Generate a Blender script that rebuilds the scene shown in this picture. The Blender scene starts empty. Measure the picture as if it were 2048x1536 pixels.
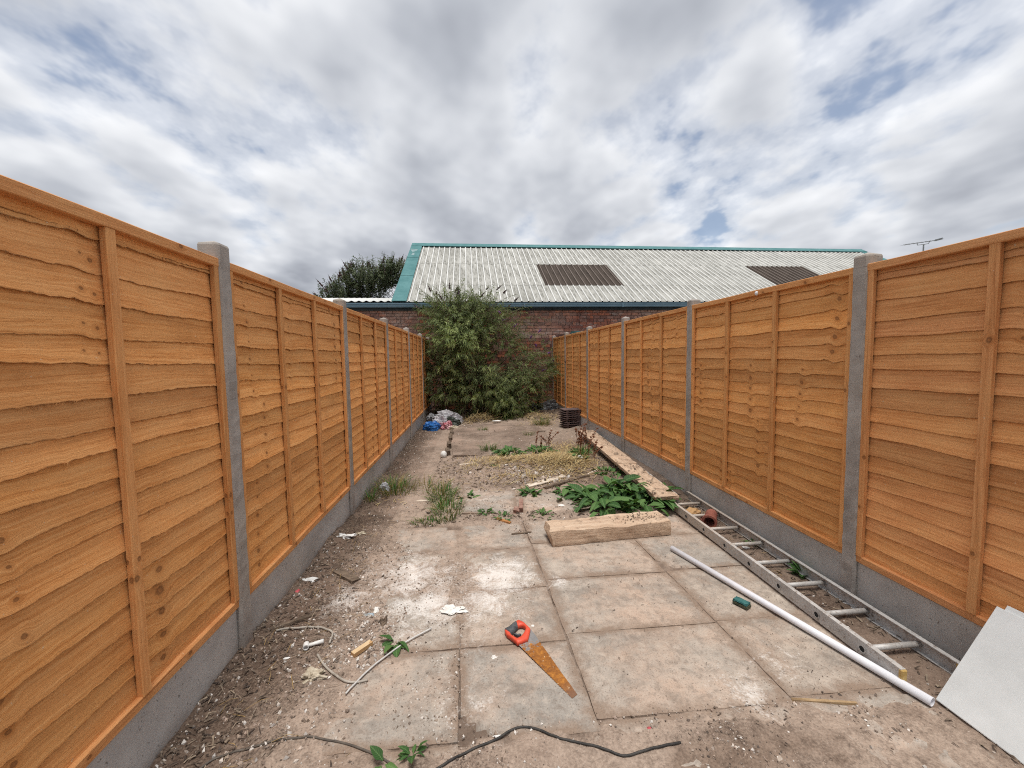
import bpy, bmesh, math, random
import numpy as np
from mathutils import Vector, Matrix, Euler

R = math.radians
rng = random.Random(7)
nrg = np.random.default_rng(11)
SC = bpy.context.scene
COL = SC.collection

# ------------------------------------------------------------------ camera
CAM_H = 1.58
cam_d = bpy.data.cameras.new('camera')
cam = bpy.data.objects.new('camera', cam_d)
COL.objects.link(cam)
cam_d.sensor_fit = 'HORIZONTAL'
cam_d.sensor_width = 36.0
cam_d.lens = 36.0 * 796.19 / 2048.0
cam_d.clip_start = 0.05
cam_d.clip_end = 2000
pitch, yaw, roll = -0.0676, R(5.186), -0.0157
F = Vector((math.sin(yaw) * math.cos(pitch), math.cos(yaw) * math.cos(pitch), math.sin(pitch)))
Rt = Vector((math.cos(yaw), -math.sin(yaw), 0))
U = Rt.cross(F)
R2 = Rt * math.cos(roll) + U * math.sin(roll)
U2 = -Rt * math.sin(roll) + U * math.cos(roll)
m = Matrix((R2, U2, -F)).transposed().to_4x4()
m.translation = Vector((0, 0, CAM_H))
cam.matrix_world = m
SC.camera = cam

# ------------------------------------------------------------------ light and exposure
SUN_EL, SUN_AZ = R(79), R(175)           # azimuth measured from +Y towards +X
sun_d = bpy.data.lights.new('sun', 'SUN')
sun = bpy.data.objects.new('sun', sun_d)
COL.objects.link(sun)
sun_d.energy = 2.0
sun_d.angle = R(22)
sun_d.color = (1.0, 0.96, 0.90)
sdir = Vector((math.sin(SUN_AZ) * math.cos(SUN_EL), math.cos(SUN_AZ) * math.cos(SUN_EL), math.sin(SUN_EL)))
sun.rotation_euler = sdir.to_track_quat('Z', 'Y').to_euler()

SC.view_settings.view_transform = 'Standard'
SC.view_settings.look = 'None'
SC.view_settings.exposure = 0.80
SC.view_settings.gamma = 1.0
SC.view_settings.use_curve_mapping = False
SC.cycles.use_denoising = False
SC.cycles.filter_width = 1.1
SC.cycles.max_bounces = 5
SC.cycles.adaptive_threshold = 0.02
SC.cycles.diffuse_bounces = 3
SC.cycles.glossy_bounces = 2
SC.cycles.transmission_bounces = 2


# ------------------------------------------------------------------ node helper
class NT:
    def __init__(self, tree):
        self.t = tree
        tree.nodes.clear()

    def n(self, typ, ins=None, **props):
        nd = self.t.nodes.new(typ)
        for k, v in props.items():
            setattr(nd, k, v)
        for k, v in (ins or {}).items():
            s = nd.inputs[k]
            if isinstance(v, bpy.types.NodeSocket):
                self.t.links.new(v, s)
            else:
                s.default_value = v
        return nd

    def noise(self, vec, scale, detail=4, rough=0.55, dist=0.0):
        return self.n('ShaderNodeTexNoise', {'Vector': vec, 'Scale': scale, 'Detail': detail, 'Roughness': rough, 'Distortion': dist}).outputs['Fac']

    def ramp(self, fac, stops, interp='LINEAR'):
        nd = self.n('ShaderNodeValToRGB', {'Fac': fac})
        cr = nd.color_ramp
        cr.interpolation = interp
        while len(cr.elements) < len(stops):
            cr.elements.new(0.5)
        for e, (p, c) in zip(cr.elements, stops):
            e.position = p
            e.color = (c, c, c, 1) if isinstance(c, (int, float)) else (c[0], c[1], c[2], 1)
        return nd.outputs['Color']

    def mix(self, fac, a, b, blend='MIX'):
        nd = self.n('ShaderNodeMix', data_type='RGBA', blend_type=blend)
        for idx, v in ((0, fac), (6, a), (7, b)):
            if isinstance(v, bpy.types.NodeSocket):
                self.t.links.new(v, nd.inputs[idx])
            else:
                nd.inputs[idx].default_value = v if idx == 0 else (v[0], v[1], v[2], 1)
        return nd.outputs[2]

    def math(self, op, a, b=0.0, c=0.0, clamp=False):
        nd = self.n('ShaderNodeMath', operation=op, use_clamp=clamp)
        for i, v in enumerate((a, b, c)):
            if isinstance(v, bpy.types.NodeSocket):
                self.t.links.new(v, nd.inputs[i])
            else:
                nd.inputs[i].default_value = v
        return nd.outputs[0]

    def vmath(self, op, a, b=(0, 0, 0)):
        nd = self.n('ShaderNodeVectorMath', operation=op)
        for i, v in enumerate((a, b)):
            if isinstance(v, bpy.types.NodeSocket):
                self.t.links.new(v, nd.inputs[i])
            else:
                nd.inputs[i].default_value = v
        return nd.outputs['Value'] if op in ('LENGTH', 'DISTANCE', 'DOT_PRODUCT') else nd.outputs[0]

    def attr(self, name, out='Vector'):
        return self.n('ShaderNodeAttribute', attribute_name=name).outputs[out]

    def objco(self):
        return self.n('ShaderNodeTexCoord').outputs['Object']

    def pos(self):
        return self.n('ShaderNodeNewGeometry').outputs['Position']

    def rnd(self):
        return self.n('ShaderNodeObjectInfo').outputs['Random']

    def bump(self, h, strength=0.4, dist=0.01):
        return self.n('ShaderNodeBump', {'Height': h, 'Strength': strength, 'Distance': dist}).outputs['Normal']

    def out(self, color, rough=0.8, normal=None, metallic=0.0, spec=0.3, **extra):
        ins = {'Base Color': color if isinstance(color, bpy.types.NodeSocket) else (color[0], color[1], color[2], 1),
               'Roughness': rough, 'Metallic': metallic, 'Specular IOR Level': spec}
        ins.update(extra)
        if normal is not None:
            ins['Normal'] = normal
        b = self.n('ShaderNodeBsdfPrincipled', ins)
        o = self.n('ShaderNodeOutputMaterial', {'Surface': b.outputs[0]})
        return b


MATS = {}


def mat(name):
    m_ = bpy.data.materials.new(name)
    m_.use_nodes = True
    MATS[name] = m_
    return NT(m_.node_tree)


# ------------------------------------------------------------------ sky
w = bpy.data.worlds.new('World')
SC.world = w
w.use_nodes = True
nt = NT(w.node_tree)
gen = nt.n('ShaderNodeTexCoord').outputs['Generated']
sky = nt.n('ShaderNodeTexSky', sky_type='NISHITA', sun_disc=False)
sky.sun_elevation = SUN_EL
sky.sun_rotation = SUN_AZ
sky.air_density = 1.0
sky.dust_density = 0.6
sep = nt.n('ShaderNodeSeparateXYZ', {'Vector': gen})
zz = nt.math('ADD', nt.math('MAXIMUM', sep.outputs['Z'], 0.0), 0.25)
px = nt.math('DIVIDE', sep.outputs['X'], zz)
py = nt.math('DIVIDE', sep.outputs['Y'], zz)
P = nt.n('ShaderNodeCombineXYZ', {'X': px, 'Y': py, 'Z': 0.37}).outputs[0]


def cloud(vec, det=5):
    """density of the broken cloud layer at a point of its plane"""
    q = nt.n('ShaderNodeMapping', {'Vector': vec, 'Rotation': (0, 0, R(-35)), 'Scale': (1.3, 1.05, 1.0), 'Location': (SKX, SKY_, 0)}).outputs[0]
    wn = nt.n('ShaderNodeTexNoise', {'Vector': q, 'Scale': 5.0, 'Detail': 2.0, 'Roughness': 0.6}).outputs['Color']
    q2 = nt.vmath('ADD', q, nt.vmath('MULTIPLY', nt.vmath('SUBTRACT', wn, (0.5, 0.5, 0.5)), (0.22, 0.22, 0.0)))
    vo = nt.n('ShaderNodeTexVoronoi', {'Vector': q2, 'Scale': 2.6, 'Smoothness': 0.35}, feature='SMOOTH_F1').outputs['Distance']
    puff = nt.math('SUBTRACT', 1.0, nt.math('MULTIPLY', vo, 1.3))
    fine_ = nt.noise(q, 2.6, det, 0.58)
    broad = nt.noise(q, 0.75, 0, 0.5)
    d_ = nt.math('ADD', nt.math('MULTIPLY', puff, 0.34), nt.math('MULTIPLY', fine_, 0.74))
    d_ = nt.math('ADD', d_, nt.n('ShaderNodeMapRange', {'Value': sep.outputs['Z'], 'From Min': 0.12, 'From Max': 0.45, 'To Min': 0.08, 'To Max': -0.06}).outputs[0])
    return nt.math('ADD', d_, nt.math('MULTIPLY', nt.math('SUBTRACT', broad, 0.43), 0.36))


SKX, SKY_ = 11.5, 21.0
den = cloud(P)
den_up = cloud(nt.vmath('MULTIPLY', P, (0.93, 0.93, 1.0)), 3)
relief = nt.math('SUBTRACT', den, den_up)
cfac = nt.ramp(den, [(0.27, 0.25), (0.36, 0.68), (0.48, 1.0)], 'EASE')
thick = nt.n('ShaderNodeMapRange', {'Value': den, 'From Min': 0.40, 'From Max': 0.78, 'To Min': 0.68, 'To Max': 0.02}).outputs[0]
lum = nt.math('ADD', thick, nt.math('MULTIPLY', relief, 1.35))
ccol = nt.ramp(lum, [(0.04, (0.215, 0.228, 0.258)), (0.30, (0.30, 0.315, 0.346)), (0.55, (0.42, 0.433, 0.458)), (0.82, (0.59, 0.597, 0.61))])
bg_sky = nt.n('ShaderNodeBackground', {'Color': sky.outputs[0], 'Strength': 0.07})
bg_cl = nt.n('ShaderNodeBackground', {'Color': ccol, 'Strength': 1.0})
mx = nt.n('ShaderNodeMixShader', {'Fac': cfac, 1: bg_sky.outputs[0], 2: bg_cl.outputs[0]})
nt.n('ShaderNodeOutputWorld', {'Surface': mx.outputs[0]})
w.cycles.sampling_method = 'MANUAL'
w.cycles.sample_map_resolution = 512


# ------------------------------------------------------------------ object helpers
def tag(o, label=None, cat=None, group=None, kind=None):
    if label: o['label'] = label
    if cat: o['category'] = cat
    if group: o['group'] = group
    if kind: o['kind'] = kind
    return o


def empty(name, loc=(0, 0, 0), rz=0.0):
    o = bpy.data.objects.new(name, None)
    o.empty_display_size = 0.1
    o.location = loc
    o.rotation_euler = (0, 0, rz)
    COL.objects.link(o)
    return o


def link(name, me, parent=None, loc=(0, 0, 0), rot=(0, 0, 0), scale=(1, 1, 1)):
    o = bpy.data.objects.new(name, me)
    COL.objects.link(o)
    if parent is not None:
        o.parent = parent
    o.location = loc
    o.rotation_euler = rot
    o.scale = scale
    return o


def mesh(name, verts, faces, mt, smooth=False):
    me = bpy.data.meshes.new(name)
    me.from_pydata([tuple(v) for v in verts], [], [tuple(f) for f in faces])
    if mt is not None:
        me.materials.append(MATS[mt] if isinstance(mt, str) else mt)
    if smooth:
        me.polygons.foreach_set('use_smooth', [True] * len(me.polygons))
    me.update()
    return me


def ob(name, verts, faces, mt, parent=None, smooth=False, loc=(0, 0, 0), rot=(0, 0, 0)):
    return link(name, mesh(name, verts, faces, mt, smooth), parent, loc, rot)


def fattr(me, name, data, typ='FLOAT_VECTOR'):
    a = me.attributes.new(name, typ, 'POINT')
    key = {'FLOAT_VECTOR': 'vector', 'FLOAT': 'value', 'FLOAT_COLOR': 'color'}[typ]
    a.data.foreach_set(key, np.asarray(data, dtype=np.float32).ravel())


BOXF = [(0, 3, 2, 1), (4, 5, 6, 7), (0, 1, 5, 4), (1, 2, 6, 5), (2, 3, 7, 6), (3, 0, 4, 7)]


def boxv(x0, x1, y0, y1, z0, z1):
    return [(x0, y0, z0), (x1, y0, z0), (x1, y1, z0), (x0, y1, z0), (x0, y0, z1), (x1, y0, z1), (x1, y1, z1), (x0, y1, z1)]


def bbox_mesh(name, dims, mt, bevel=0.003, seg=1, cuts=0, jit=0.0, seed=0):
    """bevelled (and optionally roughened) box: dims = x0,x1,y0,y1,z0,z1"""
    bm = bmesh.new()
    vs = [bm.verts.new(v) for v in boxv(*dims)]
    for f in BOXF:
        bm.faces.new([vs[i] for i in f])
    if bevel > 0:
        bmesh.ops.bevel(bm, geom=list(bm.edges), offset=bevel, segments=seg, affect='EDGES', profile=0.5)
    if cuts:
        bmesh.ops.subdivide_edges(bm, edges=list(bm.edges), cuts=cuts, use_grid_fill=True)
    if jit:
        r = random.Random(seed)
        for v in bm.verts:
            v.co += Vector((r.uniform(-jit, jit), r.uniform(-jit, jit), r.uniform(-jit, jit)))
    me = bpy.data.meshes.new(name)
    bm.to_mesh(me)
    bm.free()
    me.materials.append(MATS[mt])
    return me


def tube(pts, rad, seg=8, closed_ends=True, taper=None):
    pts = [Vector(p) for p in pts]
    n = len(pts)
    vs, fs = [], []
    up = Vector((0, 0, 1))
    prev = None
    for i, p in enumerate(pts):
        d = (pts[min(i + 1, n - 1)] - pts[max(i - 1, 0)]).normalized()
        a = d.cross(up)
        if a.length < 1e-3:
            a = d.cross(Vector((1, 0, 0)))
        a.normalize()
        if prev is not None:
            a = (prev - d * prev.dot(d)).normalized() if (prev - d * prev.dot(d)).length > 1e-4 else a
        prev = a
        b = d.cross(a)
        r = rad if taper is None else rad + (taper - rad) * i / max(1, n - 1)
        for k in range(seg):
            t = 2 * math.pi * k / seg
            vs.append(p + a * (r * math.cos(t)) + b * (r * math.sin(t)))
    for i in range(n - 1):
        for k in range(seg):
            k2 = (k + 1) % seg
            fs.append((i * seg + k, i * seg + k2, (i + 1) * seg + k2, (i + 1) * seg + k))
    if closed_ends:
        fs.append(tuple(range(seg - 1, -1, -1)))
        fs.append(tuple((n - 1) * seg + k for k in range(seg)))
    return vs, fs


def smooth_path(pts, n=8):
    """Catmull-Rom through the points"""
    P_ = [Vector(p) for p in pts]
    P_ = [P_[0] * 2 - P_[1]] + P_ + [P_[-1] * 2 - P_[-2]]
    out = []
    for i in range(1, len(P_) - 2):
        for k in range(n):
            t = k / n
            a, b, c, d = P_[i - 1], P_[i], P_[i + 1], P_[i + 2]
            out.append(0.5 * ((2 * b) + (c - a) * t + (2 * a - 5 * b + 4 * c - d) * t * t + (3 * b - a - 3 * c + d) * t ** 3))
    out.append(P_[-2])
    return out


class Acc:
    """collects verts and faces, with one colour per vertex"""

    def __init__(self):
        self.v, self.f, self.c = [], [], []

    def add(self, vs, fs, col=None):
        o = len(self.v)
        self.v.extend(vs)
        self.f.extend([tuple(i + o for i in f) for f in fs])
        if col is not None:
            self.c.extend([col] * len(vs))

    def build(self, name, mt, parent=None, smooth=False):
        me = mesh(name, self.v, self.f, mt, smooth)
        if self.c:
            fattr(me, 'Col', [(c[0], c[1], c[2], 1.0) for c in self.c], 'FLOAT_COLOR')
        return link(name, me, parent)


# value noise (numpy) ---------------------------------------------------------
_tab = nrg.random((256, 256))


def vnoise(x, y):
    x = np.asarray(x, float); y = np.asarray(y, float)
    xi = np.floor(x).astype(int); yi = np.floor(y).astype(int)
    xf = x - xi; yf = y - yi
    u = xf * xf * (3 - 2 * xf); v = yf * yf * (3 - 2 * yf)
    a = _tab[xi % 256, yi % 256]; b = _tab[(xi + 1) % 256, yi % 256]
    c = _tab[xi % 256, (yi + 1) % 256]; d = _tab[(xi + 1) % 256, (yi + 1) % 256]
    return (a * (1 - u) + b * u) * (1 - v) + (c * (1 - u) + d * u) * v


def fbm(x, y, o=4):
    s = 0; a = 0.5; t = 0
    for i in range(o):
        s = s + a * vnoise(x * 2 ** i + 17.3 * i, y * 2 ** i + 5.1 * i); t += a; a *= 0.5
    return s / t


def sstep(a, b, x):
    t = np.clip((np.asarray(x, float) - a) / (b - a), 0, 1)
    return t * t * (3 - 2 * t)


# ================================================================== materials
def powder(nt_, blobs, pos):
    """white plaster dust in patches with a ragged outline"""
    tot = None
    for (x, y, r, s) in blobs:
        d = nt_.vmath('DISTANCE', nt_.vmath('MULTIPLY', pos, (1, 1, 0)), (x, y, 0))
        g = nt_.math('MULTIPLY', nt_.math('SUBTRACT', 1.0, nt_.math('DIVIDE', d, r), clamp=True), s)
        tot = g if tot is None else nt_.math('MAXIMUM', tot, g)
    nz = nt_.noise(pos, 9.0, 7, 0.75, 0.8)
    nz2 = nt_.noise(pos, 85.0, 3, 0.7)
    f = nt_.math('ADD', tot, nt_.math('MULTIPLY', nt_.math('SUBTRACT', nz, 0.55), 2.3))
    f = nt_.math('ADD', f, nt_.math('MULTIPLY', nt_.math('SUBTRACT', nz2, 0.5), 1.3))
    f = nt_.ramp(f, [(0.22, 0.0), (0.80, 0.82)])
    return nt_.math('MULTIPLY', f, nt_.math('GREATER_THAN', tot, 0.01))


DUST = [(-0.50, 2.85, 0.48, 0.95), (0.15, 2.78, 0.40, 1.0), (0.05, 2.52, 0.38, 0.75), (-0.35, 2.5, 0.42, 0.85), (-0.85, 2.62, 0.30, 0.7),
        (0.56, 2.66, 0.14, 0.7), (1.22, 1.66, 0.2, 0.6), (-0.1, 1.75, 0.3, 0.35), (-0.22, 2.42, 0.16, 0.8), (-0.03, 2.15, 0.16, 0.5), (1.5, 1.8, .2, .4), (0.15, 4.35, .35, .35), (.7, 4.1, .3, .35)]

# --- stained wood, used by slats, battens and rails
n_ = mat('fence_wood')
uv = n_.attr('suv')
seed = n_.attr('tone')
ss = n_.n('ShaderNodeSeparateXYZ', {'Vector': seed})
su = n_.n('ShaderNodeSeparateXYZ', {'Vector': uv})
kd = None
warpv = None
for i in range(3):
    k = n_.attr('k%d' % i)
    sk = n_.n('ShaderNodeSeparateXYZ', {'Vector': k})
    du = n_.math('SUBTRACT', su.outputs[0], sk.outputs[0])
    dv = n_.math('SUBTRACT', su.outputs[1], sk.outputs[1])
    rr = n_.math('MAXIMUM', sk.outputs[2], 0.0005)
    d = n_.math('DIVIDE', n_.math('SQRT', n_.math('ADD', n_.math('POWER', n_.math('MULTIPLY', du, 0.8), 2.0), n_.math('POWER', dv, 2.0))), rr)
    d = n_.math('MULTIPLY', d, n_.math('ADD', 0.55, n_.math('MULTIPLY', n_.noise(n_.vmath('ADD', n_.vmath('MULTIPLY', uv, (1.0, 1.0, 0.0)), k), 48.0 + 9 * i, 3, 0.6), 0.9)))
    kd = d if kd is None else n_.math('MINIMUM', kd, d)
    g = n_.math('MULTIPLY', n_.math('MULTIPLY', dv, 1.4), n_.math('POWER', 2.0, n_.math('MULTIPLY', n_.math('MULTIPLY', d, d), -0.16)))
    warpv = g if warpv is None else n_.math('ADD', warpv, g)
v2 = n_.math('SUBTRACT', su.outputs[1], warpv)
lowf = n_.noise(n_.n('ShaderNodeCombineXYZ', {'X': n_.math('MULTIPLY', su.outputs[0], 1.6), 'Y': n_.math('MULTIPLY', v2, 9.0), 'Z': ss.outputs[0]}).outputs[0], 1.0, 3, 0.5)
v3 = n_.math('ADD', v2, n_.math('MULTIPLY', lowf, 0.05))
gco = n_.n('ShaderNodeCombineXYZ', {'X': n_.math('MULTIPLY', su.outputs[0], 2.2), 'Y': n_.math('MULTIPLY', v3, 95.0), 'Z': n_.math('MULTIPLY', ss.outputs[0], 13.0)}).outputs[0]
grain = n_.noise(gco, 1.0, 5, 0.62)
gco2 = n_.n('ShaderNodeCombineXYZ', {'X': n_.math('MULTIPLY', su.outputs[0], 14.0), 'Y': n_.math('MULTIPLY', v3, 520.0), 'Z': ss.outputs[0]}).outputs[0]
fine = n_.noise(gco2, 1.0, 3, 0.6)
patch = n_.noise(n_.n('ShaderNodeCombineXYZ', {'X': n_.math('MULTIPLY', su.outputs[0], 3.0), 'Y': n_.math('MULTIPLY', su.outputs[1], 10.0), 'Z': n_.math('MULTIPLY', ss.outputs[0], 5.0)}).outputs[0], 1.0, 4, 0.6)
g2 = n_.math('ADD', n_.math('MULTIPLY', grain, 0.62), n_.math('MULTIPLY', fine, 0.38))
c_or = n_.ramp(g2, [(0.30, (0.45, 0.165, 0.044)), (0.46, (0.77, 0.335, 0.098)), (0.63, (0.90, 0.465, 0.170))])
c_br = n_.ramp(g2, [(0.30, (0.36, 0.142, 0.055)), (0.46, (0.61, 0.262, 0.104)), (0.63, (0.77, 0.370, 0.165))])
col = n_.mix(ss.outputs[1], c_or, c_br)
col = n_.mix(n_.ramp(patch, [(0.42, 0.0), (0.72, 0.45)]), col, (0.80, 0.44, 0.18))
col = n_.mix(n_.ramp(patch, [(0.25, 0.36), (0.45, 0.0)]), col, (0.40, 0.155, 0.045))
bark = n_.math('ADD', n_.math('MULTIPLY', su.outputs[1], 95.0), n_.math('MULTIPLY', n_.noise(n_.vmath('MULTIPLY', uv, (22.0, 22.0, 1.0)), 1.0, 4, 0.7), 1.4))  # dark bark edge, also painted in as the shadow line under each lap
lap_shade = n_.math('MULTIPLY', n_.ramp(bark, [(0.55, 0.85), (1.15, 0.0)]), n_.attr('waney', 'Fac'))
col = n_.mix(lap_shade, col, (0.085, 0.034, 0.014))
wpos = n_.pos()
saw_ = n_.noise(n_.vmath('MULTIPLY', wpos, (130.0, 130.0, 9.0)), 1.0, 2, 0.5)
blot = n_.noise(wpos, 1.9, 5, 0.65)
col = n_.mix(n_.ramp(blot, [(0.54, 0.0), (0.72, 0.30)]), col, (0.44, 0.175, 0.05))
fleck = n_.noise(n_.vmath('MULTIPLY', wpos, (60.0, 60.0, 85.0)), 1.0, 2, 0.5)
col = n_.mix(n_.ramp(fleck, [(0.735, 0.0), (0.77, 0.7)]), col, (0.72, 0.56, 0.38))
tone = n_.math('ADD', 0.70, n_.math('MULTIPLY', ss.outputs[2], 0.50))
col = n_.mix(1.0, col, n_.n('ShaderNodeCombineColor', {0: tone, 1: tone, 2: tone}).outputs[0], 'MULTIPLY')
ring = n_.ramp(kd, [(0.0, 1.0), (0.72, 0.75), (0.92, 0.95), (1.12, 0.42), (2.4, 0.0)])
ring = n_.n('ShaderNodeMapRange', {'Value': kd, 'From Min': 0.75, 'From Max': 1.25, 'To Min': 0.64, 'To Max': 0.0}).outputs[0]
halo = n_.n('ShaderNodeMapRange', {'Value': kd, 'From Min': 0.9, 'From Max': 3.4, 'To Min': 0.42, 'To Max': 0.0}).outputs[0]
col = n_.mix(halo, col, (0.36, 0.125, 0.03))
core = n_.n('ShaderNodeMapRange', {'Value': kd, 'From Min': 0.2, 'From Max': 0.75, 'To Min': 0.0, 'To Max': 1.0}).outputs[0]
kcol = n_.mix(core, (0.27, 0.115, 0.042), (0.10, 0.040, 0.016))
col = n_.mix(ring, col, kcol)
hh = n_.math('ADD', n_.math('ADD', g2, n_.math('MULTIPLY', saw_, 0.15)), n_.math('MULTIPLY', ring, -0.3))
n_.out(col, 0.78, n_.bump(hh, 0.8, 0.0045), spec=0.2)

# --- cast concrete
for nm, base, lo in (('post_concrete', (0.38, 0.345, 0.31), (0.235, 0.208, 0.187)), ('gravel_concrete', (0.52, 0.50, 0.47), (0.37, 0.352, 0.33))):
    n_ = mat(nm)
    oc = n_.pos()
    a = n_.noise(oc, 3.2, 6, 0.65)
    col = n_.ramp(a, [(0.32, lo), (0.62, base)])
    sp = n_.noise(oc, 170.0, 2, 0.5)
    col = n_.mix(n_.ramp(sp, [(0.55, 0.0), (0.70, 0.55)]), col, (0.50, 0.47, 0.43))
    pit = n_.noise(n_.vmath('MULTIPLY', oc, (1, 1, 0.6)), 75.0, 2, 0.5)
    pf = n_.ramp(pit, [(0.27, 1.0), (0.33, 0.0)])
    col = n_.mix(n_.math('MULTIPLY', pf, 0.6), col, (0.11, 0.095, 0.085))
    streak = n_.noise(n_.vmath('MULTIPLY', oc, (14.0, 14.0, 1.1)), 1.0, 4, 0.6)
    col = n_.mix(n_.ramp(streak, [(0.52, 0.0), (0.75, 0.42)]), col, (0.46, 0.43, 0.40))
    col = n_.mix(n_.ramp(n_.noise(oc, 1.3, 3, 0.5), [(0.5, 0.0), (0.7, 0.35)]), col, (0.31, 0.24, 0.16))
    sz = n_.n('ShaderNodeSeparateXYZ', {'Vector': oc}).outputs[2]
    mud = n_.math('ADD', n_.math('MULTIPLY', sz, 6.5), n_.math('MULTIPLY', n_.noise(oc, 9.0, 5, 0.7), 1.0))
    col = n_.mix(n_.ramp(mud, [(0.35, 0.65), (0.95, 0.0)]), col, (0.185, 0.14, 0.105))
    hgt = n_.math('SUBTRACT', n_.math('MULTIPLY', sp, 0.4), pf)
    n_.out(col, 0.92, n_.bump(hgt, 0.5, 0.004), spec=0.2)

# --- soil
n_ = mat('soil')
p = n_.pos()
a = n_.noise(p, 2.1, 6, 0.62)
b = n_.noise(p, 16.0, 5, 0.68)
c = n_.noise(p, 95.0, 3, 0.6)
col = n_.ramp(a, [(0.30, (0.130, 0.094, 0.073)), (0.50, (0.212, 0.157, 0.122)), (0.68, (0.340, 0.262, 0.208))])
col = n_.mix(n_.ramp(b, [(0.36, 0.6), (0.56, 0.0)]), col, (0.085, 0.062, 0.048))
col = n_.mix(n_.ramp(c, [(0.50, 0.0), (0.68, 0.7)]), col, (0.36, 0.285, 0.225))
col = n_.mix(n_.ramp(c, [(0.32, 0.75), (0.46, 0.0)]), col, (0.06, 0.045, 0.036))
vor = n_.n('ShaderNodeTexVoronoi', {'Vector': p, 'Scale': 78.0}, feature='F1')
chip = n_.ramp(vor.outputs['Distance'], [(0.16, 1.0), (0.24, 0.0)])
chip = n_.math('MULTIPLY', chip, n_.ramp(vor.outputs['Color'], [(0.62, 0.0), (0.68, 1.0)]))
col = n_.mix(n_.math('MULTIPLY', chip, 0.85), col, (0.50, 0.42, 0.35))
track = n_.ramp(n_.noise(p, 0.9, 4, 0.6), [(0.50, 0.0), (0.66, 0.75)])
col = n_.mix(track, col, (0.345, 0.255, 0.200))
dkc = n_.n('ShaderNodeSeparateColor', {'Color': n_.attr('Col', 'Color')})
dk = dkc.outputs[0]
col = n_.mix(n_.math('MULTIPLY', dkc.outputs[1], n_.ramp(b, [(0.3, 0.25), (0.6, 0.9)])), col, n_.mix(c, (0.20, 0.148, 0.114), (0.52, 0.412, 0.330)))
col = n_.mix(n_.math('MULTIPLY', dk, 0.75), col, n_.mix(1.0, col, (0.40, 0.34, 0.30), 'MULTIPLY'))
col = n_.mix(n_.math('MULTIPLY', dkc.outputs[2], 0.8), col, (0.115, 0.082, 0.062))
col = n_.mix(powder(n_, DUST, p), col, (0.62, 0.58, 0.54))
hgt = n_.math('ADD', n_.math('ADD', n_.math('MULTIPLY', b, 0.6), n_.math('MULTIPLY', c, 0.5)), n_.math('MULTIPLY', chip, 0.4))
n_.out(col, 0.95, n_.bump(hgt, 0.8, 0.012), spec=0.1)

# --- paving slabs
n_ = mat('slab')
p = n_.pos()
rd = n_.rnd()
off = n_.vmath('ADD', p, n_.n('ShaderNodeCombineXYZ', {'X': n_.math('MULTIPLY', rd, 31.0), 'Y': n_.math('MULTIPLY', rd, 17.0), 'Z': 0.0}).outputs[0])
a = n_.noise(off, 2.6, 7, 0.66)
col = n_.ramp(a, [(0.30, (0.210, 0.182, 0.156)), (0.46, (0.350, 0.298, 0.248)), (0.60, (0.440, 0.370, 0.305)), (0.72, (0.550, 0.480, 0.405))])
col = n_.mix(n_.math('MULTIPLY', rd, 0.6), col, n_.mix(a, (0.20, 0.19, 0.172), (0.38, 0.36, 0.325)))
red = n_.noise(p, 3.7, 6, 0.7)
col = n_.mix(n_.ramp(red, [(0.50, 0.0), (0.72, 0.65)]), col, (0.300, 0.200, 0.140))
dust = n_.noise(p, 1.4, 7, 0.7)
col = n_.mix(n_.ramp(dust, [(0.46, 0.0), (0.62, 0.75)]), col, (0.470, 0.345, 0.262))
spk = n_.noise(p, 120.0, 3, 0.65)
col = n_.mix(n_.ramp(spk, [(0.30, 0.7), (0.44, 0.0)]), col, (0.12, 0.09, 0.07))
col = n_.mix(n_.ramp(spk, [(0.58, 0.0), (0.74, 0.55)]), col, (0.52, 0.45, 0.38))
mid = n_.noise(off, 17.0, 5, 0.7, 0.6)
col = n_.mix(n_.ramp(mid, [(0.34, 0.55), (0.50, 0.0)]), col, (0.185, 0.150, 0.122))
col = n_.mix(n_.ramp(mid, [(0.54, 0.0), (0.70, 0.5)]), col, (0.500, 0.430, 0.355))
dark = n_.noise(off, 5.5, 5, 0.65)
col = n_.mix(n_.ramp(dark, [(0.30, 0.55), (0.45, 0.0)]), col, (0.165, 0.135, 0.110))
scr = n_.noise(n_.vmath('MULTIPLY', p, (40.0, 6.0, 1.0)), 1.0, 3, 0.6)
col = n_.mix(n_.ramp(scr, [(0.62, 0.0), (0.76, 0.3)]), col, (0.48, 0.43, 0.37))
ed = n_.attr('edge', 'Fac')
ed = n_.math('ADD', n_.math('MULTIPLY', ed, 9.0), n_.math('MULTIPLY', n_.math('SUBTRACT', n_.noise(p, 6.0, 6, 0.75), 0.5), 2.2))
col = n_.mix(n_.ramp(ed, [(0.02, 0.95), (0.20, 0.6), (0.55, 0.0)]), col, n_.mix(spk, (0.15, 0.108, 0.080), (0.33, 0.245, 0.185)))
grit = n_.n('ShaderNodeTexVoronoi', {'Vector': p, 'Scale': 60.0}, feature='F1')
gf = n_.math('MULTIPLY', n_.ramp(grit.outputs['Distance'], [(0.10, 1.0), (0.2, 0.0)]), n_.ramp(grit.outputs['Color'], [(0.66, 0.0), (0.72, 0.9)]))
col = n_.mix(gf, col, (0.13, 0.095, 0.072))
col = n_.mix(powder(n_, DUST, p), col, (0.70, 0.67, 0.63))
n_.out(col, 0.9, n_.bump(n_.math('ADD', spk, n_.math('MULTIPLY', a, 0.7)), 0.45, 0.006), spec=0.2)

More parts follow.
